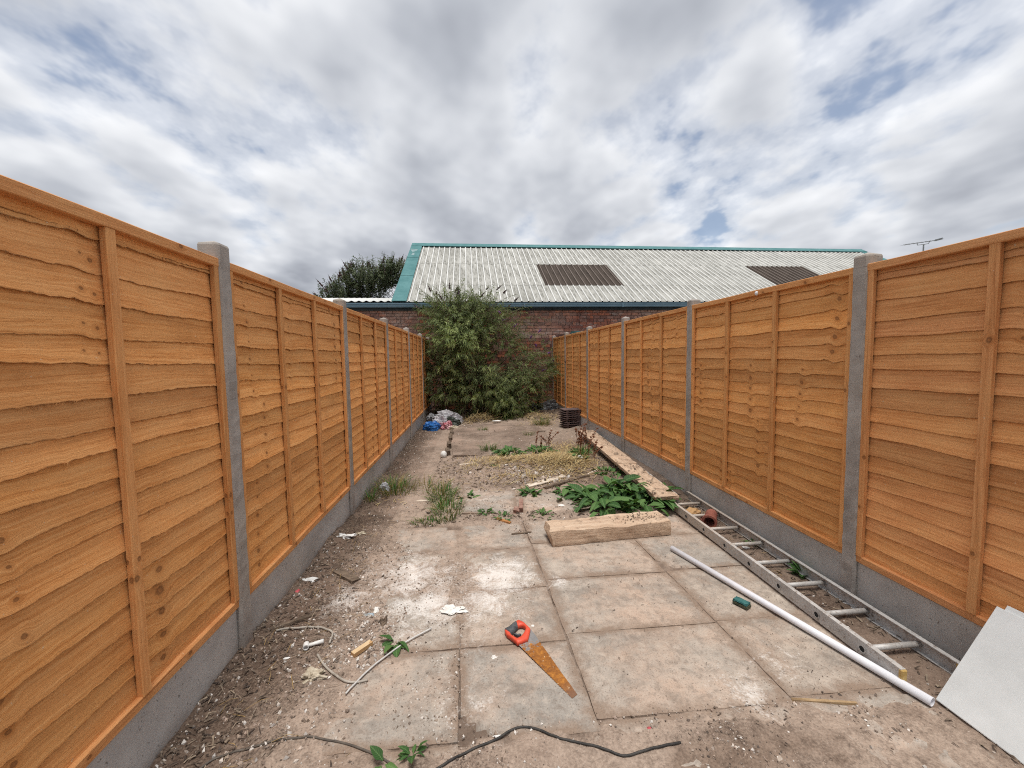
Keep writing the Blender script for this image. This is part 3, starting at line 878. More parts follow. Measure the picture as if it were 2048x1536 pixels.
def slat_mesh(W, zb, zt, nU, seed_, tone_, knots, ragged, wav=1.0):
    """one waney-edged slat; garden side is -y; bottom edge zb, top edge (tucked under the next) zt"""
    r = random.Random(seed_)
    h = zt - zb
    us = [W * i / nU for i in range(nU + 1)]
    ph = [r.uniform(0, 6.28) for _ in range(6)]
    fr = [r.uniform(1.2, 3.0), r.uniform(4, 8), r.uniform(11, 19), r.uniform(2, 4), r.uniform(6, 10), r.uniform(25, 40)]
    edge = []
    ujit = [0.0]
    for u in us:
        e = 0.0065 * math.sin(fr[0] * u + ph[0]) + 0.0040 * math.sin(fr[1] * u + ph[1]) + 0.0018 * math.sin(fr[2] * u + ph[2])
        for (ku, kv, kr) in knots:
            e += wav * (-0.014 * math.exp(-((u - ku - .02) / 0.030) ** 2) + 0.009 * math.exp(-((u - ku + .05) / 0.035) ** 2))
        if ragged:
            e += r.uniform(-0.0022, 0.0022)
        edge.append(e)
    rows = [0.0, 0.12, 0.35, 0.65, 1.0]
    vs, uvs = [], []
    slope = r.uniform(-0.008, 0.008)
    for i, u in enumerate(us):
        for t in rows:
            z = zb + edge[i] * (1 - t) + t * h + slope * (u / W - 0.5)
            y = -0.0165 + 0.0110 * t
            wv = 0.0018 * math.sin(fr[3] * u + ph[3]) + 0.0012 * math.sin(fr[4] * u + ph[4])
            for (ku, kv, kr) in knots:
                wv -= wav * (0.0085 * math.exp(-((u - ku - .25 * (t * h - kv)) / 0.030) ** 2 - ((t * h - kv) / 0.06) ** 2) - 0.0055 * math.exp(-((u - ku - .06) / 0.025) ** 2))
            y += wv * (1.0 - 0.75 * t)
            vs.append((u, y, z)); uvs.append((u, t * h, 0))
        # back edge of the lower lip, and back top
        vs.append((u, vs[-5][1] + 0.0035, vs[-5][2] + 0.001)); uvs.append((u, -0.006, 0))
        vs.append((u, 0.004, zb + h)); uvs.append((u, h, 0))
    k = len(rows) + 2
    fs = []
    for i in range(nU):
        a_, b__ = i * k, (i + 1) * k
        for j in range(4):
            fs.append((a_ + j, b__ + j, b__ + j + 1, a_ + j + 1))
        fs.append((a_ + 5, b__ + 5, b__, a_))
        fs.append((b__ + 5, a_ + 5, a_ + 6, b__ + 6))
    if ragged:      # splinters hanging off the sawn edge
        for c_ in range(r.randint(2, 5)):
            u0 = r.uniform(0.05, W - 0.05)
            for s_ in range(r.randint(4, 12)):
                u = u0 + r.gauss(0, 0.035)
                if not 0.01 < u < W - 0.01: continue
                i = min(nU - 1, int(u / W * nU))
                b0 = vs[i * k]
                L_ = r.uniform(0.006, 0.022); w_ = r.uniform(0.0006, 0.0014); lean = r.uniform(-0.02, 0.02)
                o = len(vs)
                vs += [(u - w_, b0[1] - .0005, b0[2] + .002), (u + w_, b0[1] - .0005, b0[2] + .002), (u + lean, b0[1] - r.uniform(.001, .006), b0[2] - L_)]
                uvs += [(u, 0, 0)] * 3
                fs.append((o, o + 1, o + 2))
    me = wood_mesh('slat', vs, fs, uvs, tone_, knots, False)
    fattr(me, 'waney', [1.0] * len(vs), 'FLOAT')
    return me


def stick_mesh(name, dims, axis, tone_, seed_, bev=0.003, nknots=1):
    """batten or rail: bevelled bar with slight waviness; axis 'x' or 'z' is the grain direction"""
    r = random.Random(seed_)
    x0, x1, y0, y1, z0, z1 = dims
    L_ = (x1 - x0) if axis == 'x' else (z1 - z0)
    n = 16
    vs, uvs, fs = [], [], []
    ph = r.uniform(0, 6)
    w_ = (z1 - z0) if axis == 'x' else (x1 - x0)
    cs = [(-.5, 0, 0), (-.5 + bev / w_, -1, 0), (.5 - bev / w_, -1, 0), (.5, 0, 0), (.5, 1, 0), (-.5, 1, 0)]
    for i in range(n + 1):
        t = i / n
        j = 0.0012 * math.sin(5 * t * 2 + ph) + r.uniform(-.0005, .0005)
        for (c_, s_, _) in cs:
            yy = {-1: y0, 0: y0 + bev, 1: y1}[s_]
            if axis == 'x':
                vs.append((x0 + t * L_, yy, (z0 + z1) / 2 + c_ * w_ + j))
            else:
                vs.append(((x0 + x1) / 2 + c_ * w_ + j, yy, z0 + t * L_))
            uvs.append((t * L_, c_ * w_ + (0.03 if s_ == 1 else 0), 0))
    k = len(cs)
    for i in range(n):
        for j in range(k):
            j2 = (j + 1) % k
            f_ = (i * k + j, (i + 1) * k + j, (i + 1) * k + j2, i * k + j2)
            fs.append(f_ if axis == 'x' else f_[::-1])
    e0 = tuple(range(k)); e1 = tuple(n * k + j for j in range(k))
    fs.append(e0 if axis == 'x' else e0[::-1]); fs.append(e1[::-1] if axis == 'x' else e1)
    kn = [(r.uniform(.1, .9) * L_, r.uniform(-.3, .3) * w_, r.uniform(.006, .011)) for _ in range(nknots)]
    return wood_mesh(name, vs, fs, uvs, tone_, kn)


GB_TOP = 0.27
P_TOP = 2.10


def panel(name, parent, loc, rz, W, seed_, brown, near, label, bat, ragged):  # brown: tone shift; on the nearest panels it paints in shade and vignetting
    r = random.Random(seed_)
    e = empty(name, (loc[0], loc[1], GB_TOP), rz)
    e.parent = parent
    tag(e, label)
    z0, z1 = 0.004, P_TOP - GB_TOP
    nU = 100 if near == 2 else 84 if near == 1 else 64
    # slats, cut in runs from the same log so that their knots line up
    edges = [0.03]
    while edges[-1] < z1 - 0.20:
        frac = edges[-1] / z1
        edges.append(edges[-1] + r.uniform(0.088, 0.105) + 0.025 * max(0, frac - 0.55) * 2)
    edges.append(z1 - 0.075)
    runs = None; left_ = 0
    for i, zb in enumerate(edges):
        if left_ <= 0:
            left_ = r.randint(3, 7)
            runs = [[r.uniform(0.12, W - 0.12), r.uniform(0.02, 0.075), r.uniform(0.004, 0.014), r.uniform(-.012, .012)] for _ in range(r.choice([1, 1, 2, 2, 3]))]
            seed_run = r.random() * 50
            tr = r.random()
        left_ -= 1
        for q in runs:
            q[0] += q[3] + r.uniform(-.006, .006)
            q[1] = min(0.085, max(0.015, q[1] + r.uniform(-.012, .012)))
        zt = (edges[i + 1] + 0.028) if i + 1 < len(edges) else z1 - 0.01
        kn = [(q[0], q[1], q[2] * r.uniform(.55, 1.2)) for q in runs]
        tn = (seed_run + i * 0.13, min(1, max(0, brown + r.uniform(-.12, .30))), 0.35 * tr + 0.65 * r.random())
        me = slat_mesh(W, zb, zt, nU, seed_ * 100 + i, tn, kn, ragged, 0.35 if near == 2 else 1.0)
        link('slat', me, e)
    tb = (r.random() * 50, min(.75, brown + 0.30), 0.35)
    ew = 0.036
    for j, (a_, b__) in enumerate([(0.012, 0.012 + ew)] + [(x - 0.020, x + 0.020) for x in bat] + [(W - 0.012 - ew, W - 0.012)]):
        link('batten', stick_mesh('batten', (a_, b__, -0.041, -0.0185, 0.045, z1 - 0.043), 'z', (r.random() * 50, tb[1] + r.uniform(-.05, .05), r.uniform(.15, .6)), seed_ * 31 + j, nknots=2), e)
        link('batten', stick_mesh('batten', (a_, b__, 0.0095, 0.028, 0.045, z1 - 0.043), 'z', tb, seed_ * 37 + j), e)
    link('top_rail', stick_mesh('top_rail', (0.004, W - 0.004, -0.043, 0.010, z1 - 0.043, z1), 'x', (r.random() * 50, tb[1] + .15, 0.35), seed_ * 41, nknots=3), e)
    link('bottom_rail', stick_mesh('bottom_rail', (0.004, W - 0.004, -0.038, 0.010, z0, z0 + 0.041), 'x', (r.random() * 50, tb[1] + .2, 0.25), seed_ * 43, nknots=3), e)
    return e


ORD = ['nearest', 'second', 'third', 'fourth', 'fifth', 'sixth', 'seventh']
# left fence: local x of each part runs away from the camera, garden on local -y
LX = -1.320
LC = [0.31, 2.21, 4.11, 6.01, 7.91, 9.81, 11.40]
LBAT = {0: [0.62, 1.23], 1: [0.57, 1.14], 2: [0.57, 1.22], 3: [0.62, 1.22], 4: [0.6, 1.21], 5: [0.5, 1.0]}
fl = empty('fence', (LX, LC[0], 0))
tag(fl, 'left orange wooden lap panel fence between concrete posts', 'fence', 'garden fences')
for i, c_ in enumerate(LC):
    link('post', post_mesh(2.155 + (0.012 if i == 1 else 0), 50 + i), fl, (0, c_ - LC[0], 0), (0, 0, R(90)))
    if i < len(LC) - 1:
        a_ = c_ + 0.030; W = LC[i + 1] - 0.030 - a_
        panel('panel', fl, (0, a_ - LC[0]), R(90), W, 10 + i, 0.16 if i == 0 else 0.04 if i == 1 else 0.0, 2 if i < 2 else 1 if i < 3 else 0, 'near orange panel painted duller for shade and vignetting, with splintered edges' if i == 0 else None, LBAT[i], i < 2)
        gb = bbox_mesh('gravel_board', (0, W, -0.022, 0.022, -0.12, GB_TOP), 'gravel_concrete', 0.004)
        link('gravel_board', gb, fl, (0, a_ - LC[0], 0), (0, 0, R(90)))

# right fence: local x runs towards the camera, garden on local -y
RD = Vector((math.sin(R(-0.755)), math.cos(R(-0.755)), 0))
RP0 = Vector((2.348 + 0.030, 2.25, 0))
RS = [-1.89, 0.0, 1.89, 3.78, 5.67, 7.56, 9.05]
rphi = math.atan2(-RD.y, -RD.x)
RBAT = {0: [0.62, 1.24], 1: [0.66, 1.24], 2: [0.64, 1.22], 3: [0.62, 1.2], 4: [0.6, 1.2], 5: [0.48, 0.95]}
FR0 = RP0 + RD * RS[0]
fr_ = empty('fence', FR0)
tag(fr_, 'right orange wooden lap panel fence beside the ladder', 'fence', 'garden fences')
for i, s_ in enumerate(RS):
    c_ = RP0 + RD * s_ - FR0
    link('post', post_mesh(2.148, 80 + i), fr_, (c_.x, c_.y, 0), (0, 0, rphi))
    if i < len(RS) - 1:
        far = RP0 + RD * (RS[i + 1] - 0.030) - FR0
        W = RS[i + 1] - s_ - 0.060
        bat = sorted(W - b__ for b__ in RBAT[i])
        panel('panel', fr_, (far.x, far.y), rphi, W, 30 + i, 0.60 if i == 0 else 0.0, 2 if i == 0 else 1 if i < 3 else 0, 'near panel painted browner for shade and vignetting' if i == 0 else None, bat, False)
        gb = bbox_mesh('gravel_board', (0, W, -0.022, 0.022, -0.12, GB_TOP), 'gravel_concrete', 0.004)
        link('gravel_board', gb, fr_, (far.x, far.y, 0), (0, 0, rphi))

# ================================================================== warehouse behind the garden
TH = 0.0143
WD = Vector((math.cos(TH), math.sin(TH), 0))          # along the eave
ND = Vector((-math.sin(TH), math.cos(TH), 0))         # away from the garden
PITCH = R(31.37)
UP = ND * math.cos(PITCH) + Vector((0, 0, math.sin(PITCH)))
E0 = Vector((-1.825, 11.55, 3.185))
wh = empty('warehouse', (E0.x, E0.y + 0.12, 0), TH)
tag(wh, 'red brick warehouse with white corrugated roof and teal trim', 'building')
# local frame of the warehouse: x along the eave, y away, z up; wall face at y = 0
XL, XR = -6.2, 18.75
WALL_H = 3.02
core = ob('wall_core', boxv(XL + 0.004, XR, 0.012, 8.7, -0.1, WALL_H - 0.004), BOXF, 'mortar', wh)
BL, BH, GJ = 0.212, 0.0925, 0.011
bricks = []
rb = random.Random(5)
row = 0
z = 0.0
while z + BH < WALL_H:
    x = XL + (BL / 2 if row % 2 else 0) - rb.uniform(0, .02)
    while x + BL < XR:
        header = rb.random() < 0.16
        L_ = BL / 2 if header else BL * rb.uniform(.97, 1.03)
        bricks.append((x + GJ / 2, x + L_ - GJ / 2, z + GJ / 2, z + BH - GJ / 2, rb.uniform(-.006, .002)))
        x += L_
    z += BH; row += 1


def brick_score(b__):
    xc, zc = (b__[0] + b__[1]) / 2, b__[2]
    s = 0
    if 2.85 < xc < 8.35 and zc > 2.12 + max(0, (xc - 4.2)) * 0.18: s = 2
    if -1.75 < xc < 0.3 and zc > 2.2: s = 2
    return s


sel = [b__ for b__ in bricks if brick_score(b__) == 2]
rb.shuffle(sel)
sel = sel[:300]
selset = set(id(b__) for b__ in sel)
bmesh_cache = []
for k in range(6):
    bmesh_cache.append({})
brick_full = [bbox_mesh('brick', (0, BL - GJ, -0.012, 0.02, 0, BH - GJ), 'brick', 0.004, jit=0.0015, seed=k) for k in range(5)]
for b__ in sel:
    o = link('brick', brick_full[rb.randrange(5)], wh, (b__[0], b__[4], b__[2]), scale=((b__[1] - b__[0]) / (BL - GJ), 1, 1))
acc = Acc()
pal = [(0.220, 0.085, 0.062), (0.350, 0.125, 0.078), (0.250, 0.118, 0.090), (0.420, 0.150, 0.085), (0.300, 0.155, 0.115), (0.180, 0.090, 0.075), (0.32, 0.20, 0.15)]
for b__ in bricks:
    if id(b__) in selset: continue
    acc.add(boxv(b__[0], b__[1], b__[4] - 0.012, 0.02, b__[2], b__[3]), [BOXF[i] for i in (0, 1, 2, 3, 5)], rb.choice(pal))
o = acc.build('remaining_brick', 'brick_far', wh); o['kind'] = 'stuff'

# roof in sheets of box profile ---------------------------------------------
RIB = 0.2


def sheet_mesh(n_ribs, length, mt, round_=False):
    vs, fs = [], []
    pr_ = []
    for k in range(n_ribs):
        x = k * RIB
        if round_:
            for t in range(6):
                pr_.append((x + RIB * t / 6, 0.022 + 0.022 * math.cos(2 * math.pi * t / 6)))
        else:
            pr_ += [(x + 0.000, 0.0), (x + 0.070, 0.0), (x + 0.088, 0.030), (x + 0.110, 0.030), (x + 0.128, 0.0)]
    pr_.append((n_ribs * RIB, 0.044 if round_ else 0.0))
    m_ = len(pr_)
    for yy in (0.0, length):
        for (a_, b__) in pr_: vs.append((a_, yy, b__))
    for (a_, b__) in pr_: vs.append((a_, 0.0, b__ - 0.006))
    for k in range(m_ - 1):
        fs.append((k, k + 1, m_ + k + 1, m_ + k))
        fs.append((2 * m_ + k, 2 * m_ + k + 1, k + 1, k))
    return mesh('sheet', vs, fs, mt)


T_ROWS = [(-0.03, 1.32), (1.24, 3.30), (3.22, 5.20)]
cols = []
s = -0.10
bounds = [(-0.10, 3), (0.5, 4), (1.3, 4), (2.1, 5), (3.1, 5), (4.1, 4), (4.9, 5), (5.9, 4), (6.7, 5), (7.7, 5), (8.7, 5), (9.7, 4), (10.5, 4), (11.3, 4), (12.1, 4), (12.9, 4), (13.7, 4), (14.5, 5), (15.5, 5), (16.5, 5), (17.5, 6)]
scache = {}
roof_rot = (PITCH, 0, 0)
for (s0, nr) in bounds:
    for ri, (t0, t1) in enumerate(T_ROWS):
        light = ri == 1 and (4.0 < s0 < 6.0 or 12.0 < s0 < 14.0)
        key = (nr, ri, light)
        if key not in scache:
            scache[key] = sheet_mesh(nr, t1 - t0, 'rooflight' if light else 'roof_sheet')
        lift = 0.006 * (2 - ri) * -1 + 0.012
        nrm = Vector((0, -math.sin(PITCH), math.cos(PITCH)))
        base = Vector((s0, -0.12 + t0 * math.cos(PITCH), 3.185 + t0 * math.sin(PITCH))) + nrm * lift
        link('rooflight_sheet' if light else 'roof_sheet', scache[key], wh, base, roof_rot)


def roof_pt(s_, t_, up=0.0):
    return Vector((s_, -0.12 + t_ * math.cos(PITCH) - up * math.sin(PITCH), 3.185 + t_ * math.sin(PITCH) + up * math.cos(PITCH)))


def slab_between(name, a_, b__, c_, d_, thick, mt, parent):
    """thin solid plate on four points"""
    a_, b__, c_, d_ = map(Vector, (a_, b__, c_, d_))
    n = (b__ - a_).cross(d_ - a_).normalized() * thick
    vs = [a_ - n, b__ - n, c_ - n, d_ - n, a_, b__, c_, d_]
    return ob(name, vs, BOXF, mt, parent)


# verge flashings (left in three lapped lengths, right in one), ridge flashing
vl = [(-0.06, 1.95, 0.052), (1.90, 3.75, 0.060), (3.70, 5.42, 0.068)]
for (t0, t1, u_) in vl:
    slab_between('verge_flashing', roof_pt(-0.47, t0, u_), roof_pt(-0.06, t0, u_), roof_pt(-0.06, t1, u_), roof_pt(-0.47, t1, u_), 0.02, 'teal_metal', wh)
    slab_between('verge_board', roof_pt(-0.47, t0, u_ - .021), roof_pt(-0.44, t0, u_ - .021), roof_pt(-0.44, t1, u_ - .021), roof_pt(-0.47, t1, u_ - .021), 0.16, 'teal_metal', wh)
slab_between('verge_flashing', roof_pt(18.66, -0.05, .055), roof_pt(18.95, -0.05, .055), roof_pt(18.95, 5.35, .055), roof_pt(18.66, 5.35, .055), 0.02, 'teal_metal', wh)
slab_between('ridge_flashing', roof_pt(-0.46, 5.10, .075), roof_pt(18.94, 5.10, .075), roof_pt(18.94, 5.44, .078), roof_pt(-0.46, 5.44, .078), 0.02, 'teal_metal', wh)
rp = roof_pt(0, 5.44, .078)
slab_between('ridge_flashing', (-0.46, rp.y + 0.002, rp.z - .003), (18.94, rp.y + 0.002, rp.z - .003), (18.94, rp.y + .30, rp.z - .18), (-0.46, rp.y + .30, rp.z - .18), 0.02, 'teal_metal', wh)
# pale streaks on the left verge
rs = random.Random(3)
for k, tt in enumerate((4.62, 4.45, 4.30, 4.12, 3.98)):
    w2 = [0.13, 0.10, .05, .04, .05][k]
    c0 = -0.30 + rs.uniform(-.03, .03)
    slab_between('pale_streak', roof_pt(c0 - w2, tt, .074), roof_pt(c0 + w2, tt - .02, .074), roof_pt(c0 + w2, tt + .02, .074), roof_pt(c0 - w2, tt + .05, .074), 0.004, 'teal_mark', wh)
# back slope, gables
rz_ = rp.z - 0.05
backy = rp.y + 4.6
ob('back_roof', [(-0.3, rp.y, rz_), (18.9, rp.y, rz_), (18.9, backy, 3.2), (-0.3, backy, 3.2), (-0.3, rp.y, rz_ - .03), (18.9, rp.y, rz_ - .03), (18.9, backy, 3.17), (-0.3, backy, 3.17)], [(0, 1, 2, 3), (7, 6, 5, 4)], 'roof_sheet', wh)
for gx in (-0.25, 18.6):
    ob('gable', [(gx, 0.0, WALL_H), (gx, backy - .2, WALL_H), (gx, rp.y, rz_ - .12), (gx + .1, 0.0, WALL_H), (gx + .1, backy - .2, WALL_H), (gx + .1, rp.y, rz_ - .12)], [(0, 2, 1), (3, 4, 5), (0, 3, 5, 2), (1, 2, 5, 4), (0, 1, 4, 3)], 'teal_metal', wh)
# low roof to the left
lcache = sheet_mesh(5, 4.1, 'roof_sheet', True)
lp = R(9.4)
for k in range(6):
    s0 = -0.36 - 1.0 * (k + 1)
    link('low_roof_sheet', lcache, wh, (s0, -0.13, 3.168), (lp, 0, 0))
ob('low_roof_end', boxv(-6.36, -0.40, 3.9, 4.0, 3.0, 3.79), BOXF, 'fascia_grey', wh)
# gutter in lengths, with joint straps, fascia and dark soffit
gx0 = -6.3
gcuts = [-6.3, -3.6, -1.95, 0.35, 3.27, 6.2, 9.1, 12.0, 15.0, 18.9]
for k in range(len(gcuts) - 1):
    a_, b__ = gcuts[k] + 0.002, gcuts[k + 1] - 0.002
    pr_ = [(-0.215, 3.135), (-0.215, 3.105), (-0.205, 3.10), (-0.200, 3.035), (-0.185, 3.012), (-0.095, 3.012), (-0.095, 3.135), (-0.110, 3.135), (-0.110, 3.026), (-0.19, 3.026), (-0.203, 3.135)]
    vs = [(a_, y_, z_) for (y_, z_) in pr_] + [(b__, y_, z_) for (y_, z_) in pr_]
    n = len(pr_)
    fs = [(j, (j + 1) % n, n + (j + 1) % n, n + j) for j in range(n)]
    fs += [(0, 10, 9, 8, 7, 6, 5, 4, 3, 2, 1), tuple(n + j for j in range(n))]
    ob('gutter', vs, fs, 'gutter_blue', wh)
for gx in gcuts[1:-1]:
    ob('gutter_joint', boxv(gx - 0.02, gx + 0.02, -0.219, -0.200, 3.008, 3.137), BOXF, 'gutter_blue', wh)
ob('fascia', boxv(-6.3, 18.9, -0.090, -0.060, 2.955, 3.17), BOXF, 'dark_trim', wh)
ob('soffit_strip', boxv(-6.3, 18.9, -0.058, -0.014, 2.935, 2.985), BOXF, 'fascia_grey', wh)

# television aerial on the far end of the roof
ae = empty('television_aerial', (16.25, 13.3, 4.15))
tag(ae, 'thin grey television aerial standing above the right fence', 'aerial')
vs, fs = tube([(0, 0, -0.10), (0.01, 0, 1.26)], 0.021, 8)
ob('mast', vs, fs, 'aerial_metal', ae)
vs, fs = tube([(-0.80, 0, 1.24), (0.66, 0.0, 1.44)], 0.012, 6)
ob('boom', vs, fs, 'aerial_metal', ae)
vs, fs = tube([(-0.26, 0, 1.31), (-0.24, 0, 1.24), (0.0, 0, 1.265), (0.20, 0, 1.30), (0.24, 0, 1.37)], 0.012, 6)
ob('bracket', vs, fs, 'aerial_metal', ae)
for k in range(9):
    xx = -0.75 + k * 0.17
    zz_ = 1.24 + (xx + 0.80) * 0.137
    vs, fs = tube([(xx, -0.16, zz_), (xx, 0.16, zz_)], 0.004, 5)
    ob('element', vs, fs, 'aerial_metal', ae)
ob('reflector', boxv(0.60, 0.615, -0.12, 0.12, 1.42, 1.48), BOXF, 'aerial_metal', ae)


# ================================================================== vegetation
def leaf_quad(acc_, base, d, side, L_, w_, droop, col):
    """lanceolate leaf of four triangles"""
    b0 = Vector(base); d = Vector(d).normalized(); side = Vector(side).normalized()
    n = side.cross(d)
    mid = b0 + d * L_ * 0.45 + Vector((0, 0, -droop * L_ * 0.12))
    tip = b0 + d * L_ * 0.96 + Vector((0, 0, -droop * L_ * 0.55))
    fold = n * (w_ * 0.22)
    vs = [b0, mid - side * w_ * .5 + fold, mid, mid + side * w_ * .5 + fold, tip]
    acc_.add(vs, [(0, 1, 2), (0, 2, 3), (1, 4, 2), (2, 4, 3)], col)


def greens(r, kind):
    t = r.random()
    if kind == 'bush':
        a_, b__ = Vector((0.052, 0.076, 0.030)), Vector((0.235, 0.270, 0.100))
    elif kind == 'dark':
        a_, b__ = Vector((0.060, 0.080, 0.045)), Vector((0.140, 0.170, 0.085))
    else:
        a_, b__ = Vector((0.035, 0.10, 0.02)), Vector((0.09, 0.20, 0.045))
    c_ = a_.lerp(b__, t)
    return (c_.x, c_.y, c_.z)


def shoot(acc_, stems, r, p0, d, L_, nl, ll, kind, bright=0.0, droop=1.0):
    d = Vector(d).normalized()
    pts = []
    p_ = Vector(p0)
    steps = 5
    for k in range(steps + 1):
        pts.append(p_.copy())
        p_ += d * (L_ / steps)
        d = (d + Vector((r.uniform(-.12, .12), r.uniform(-.12, .12), -0.13 * droop))).normalized()
    if stems is not None:
        vs, fs = tube(pts, 0.006, 4, False, 0.002)
        stems.add(vs, fs)
    base_c = greens(r, kind)
    for k in range(nl):
        t = (k + 0.5) / nl
        t = 0.12 + 0.88 * t
        f_ = t * steps
        i = min(steps - 1, int(f_))
        pp = pts[i].lerp(pts[i + 1], f_ - i)
        dd = (pts[i + 1] - pts[i]).normalized()
        a_ = dd.cross(Vector((0, 0, 1)))
        if a_.length < .05: a_ = Vector((1, 0, 0))
        a_.normalize()
        b__ = dd.cross(a_)
        ang = r.uniform(0, 6.283)
        out = a_ * math.cos(ang) + b__ * math.sin(ang)
        ld = dd * r.uniform(0.35, 0.9) + out * r.uniform(.6, 1.0)
        sd = ld.cross(dd)
        if sd.length < .05: sd = a_
        g_ = greens(r, kind)
        c_ = tuple((0.6 * x + 0.4 * y) * (1 + bright) for x, y in zip(base_c, g_))
        l_ = ll * r.uniform(.6, 1.15) * (1.0 - 0.35 * t)
        leaf_quad(acc_, pp, ld, sd, l_, l_ * (r.uniform(.14, .21) if kind == 'bush' else r.uniform(.22, .34)), r.uniform(.3, 1.2), c_)
    return pts


def spike(name, parent, p0, d, L_, rad, mt, r):
    pts = [Vector(p0)]
    d = Vector(d).normalized()
    vs, fs = [], []
    a_ = d.orthogonal().normalized(); b__ = d.cross(a_)
    n = 9
    for i in range(n + 1):
        t = i / n
        c_ = Vector(p0) + d * (L_ * t) + Vector((0, 0, -0.10 * L_ * t * t))
        rr_ = rad * (0.35 + 1.1 * math.sin(math.pi * min(1, t * 1.25 + 0.12)) ** 0.8) * (1 - t) ** 0.55 * (1.35 if i % 2 else 0.75)
        for k in range(6):
            an = 6.283 * k / 6 + i
            q = rr_ * r.uniform(.7, 1.25)
            vs.append(c_ + a_ * q * math.cos(an) + b__ * q * math.sin(an))
    for i in range(n):
        for k in range(6):
            fs.append((i * 6 + k, i * 6 + (k + 1) % 6, (i + 1) * 6 + (k + 1) % 6, (i + 1) * 6 + k))
    return ob(name, vs, fs, mt, parent)


def bush(name, label, base, blobs, kind, seed_, leaf_len, spikes, stems_to, cat='bush', sprays=()):
    r = random.Random(seed_)
    e = empty(name, base)
    tag(e, label, cat)
    B = Vector(base)
    lv, st = Acc(), Acc()
    tops = []
    for (c_, rad, ns, nl, br) in blobs:
        c_ = Vector(c_)
        for k in range(ns):
            # direction on the sphere, biased upwards and towards the garden
            while True:
                u = Vector((r.gauss(0, 1), r.gauss(0, 1), r.gauss(0.15, 1)))
                if u.length > .1: break
            u.normalize()
            if u.y > 0.55 and r.random() < .7: u.y = -u.y
            f0 = r.uniform(.25, 1.0)
            p0 = c_ + Vector((u.x * rad[0], u.y * rad[1], u.z * rad[2])) * f0
            d = Vector((u.x, u.y, u.z + (0.45 if kind == 'bush' else 1.5))) + Vector((r.uniform(-.4, .4), r.uniform(-.4, .4), r.uniform(-.2, .4)))
            L_ = r.uniform(.40, .95) * min(rad)
            pts = shoot(lv, st, r, p0 - B, d, L_, max(8, int(nl * 1.0 * L_ / (.65 * min(rad)))), leaf_len * r.uniform(.8, 1.2), kind, br if r.random() < .8 else 0.5, 1.0 if kind == 'bush' else 0.1)
            tops.append((pts[-1], (pts[-1] - pts[-2]).normalized()))
    for (p_, d_, L_) in sprays:
        shoot(lv, st, r, Vector(p_) - B, d_, L_, int(34 * L_), leaf_len, kind, r.uniform(0, .8), 0.9)
    for (a_, b__, c_, rad) in stems_to:
        P_ = smooth_path([Vector(a_) - B, Vector(b__) - B, Vector(c_) - B], 5)
        vs, fs = tube(P_, rad, 6, True, rad * .3)
        st.add(vs, fs)
    lv.build('crown', 'leaf_mat', e)
    st.c = []
    st.build('stems', 'bush_stem', e)
    for (p_, d_, L_, rr_, mt_) in spikes:
        spike('flower_spike', e, Vector(p_) - B, d_, L_, rr_, mt_, r)
    return e


sp = []
rr_ = random.Random(21)
for (x, z, lean) in [(-1.08, 3.35, -.3), (-0.62, 3.42, .05), (-.95, 3.30, -.1), (-.50, 3.35, .35), (-.42, 3.30, .1), (0.32, 3.48, .8), (.58, 3.42, .9), (.75, 3.3, .7), (1.05, 3.14, .9), (.15, 3.20, .8), (-1.42, 2.95, -.9), (-.1, 3.1, .3), (-.8, 3.15, -.5), (.9, 3.0, .6)]:
    sp.append(((x, 10.45 + rr_.uniform(-.3, .4), z - 0.10), (lean, rr_.uniform(-.3, .1), 0.9), rr_.uniform(.17, .30), rr_.uniform(.014, .022), 'flower_dry'))
for (x, z) in [(-.38, 3.27), (.66, 2.80), (.72, 2.62), (1.42, 2.15), (1.62, 2.30), (1.60, 1.95), (1.85, 1.75), (2.05, 1.55), (1.2, 0.45), (1.0, 2.45), (1.75, 1.3)]:
    sp.append(((x, 10.25 + rr_.uniform(-.2, .3), z - .1), (rr_.uniform(-.6, 1), -.4, .5), rr_.uniform(.14, .22), .016, 'flower_purple'))
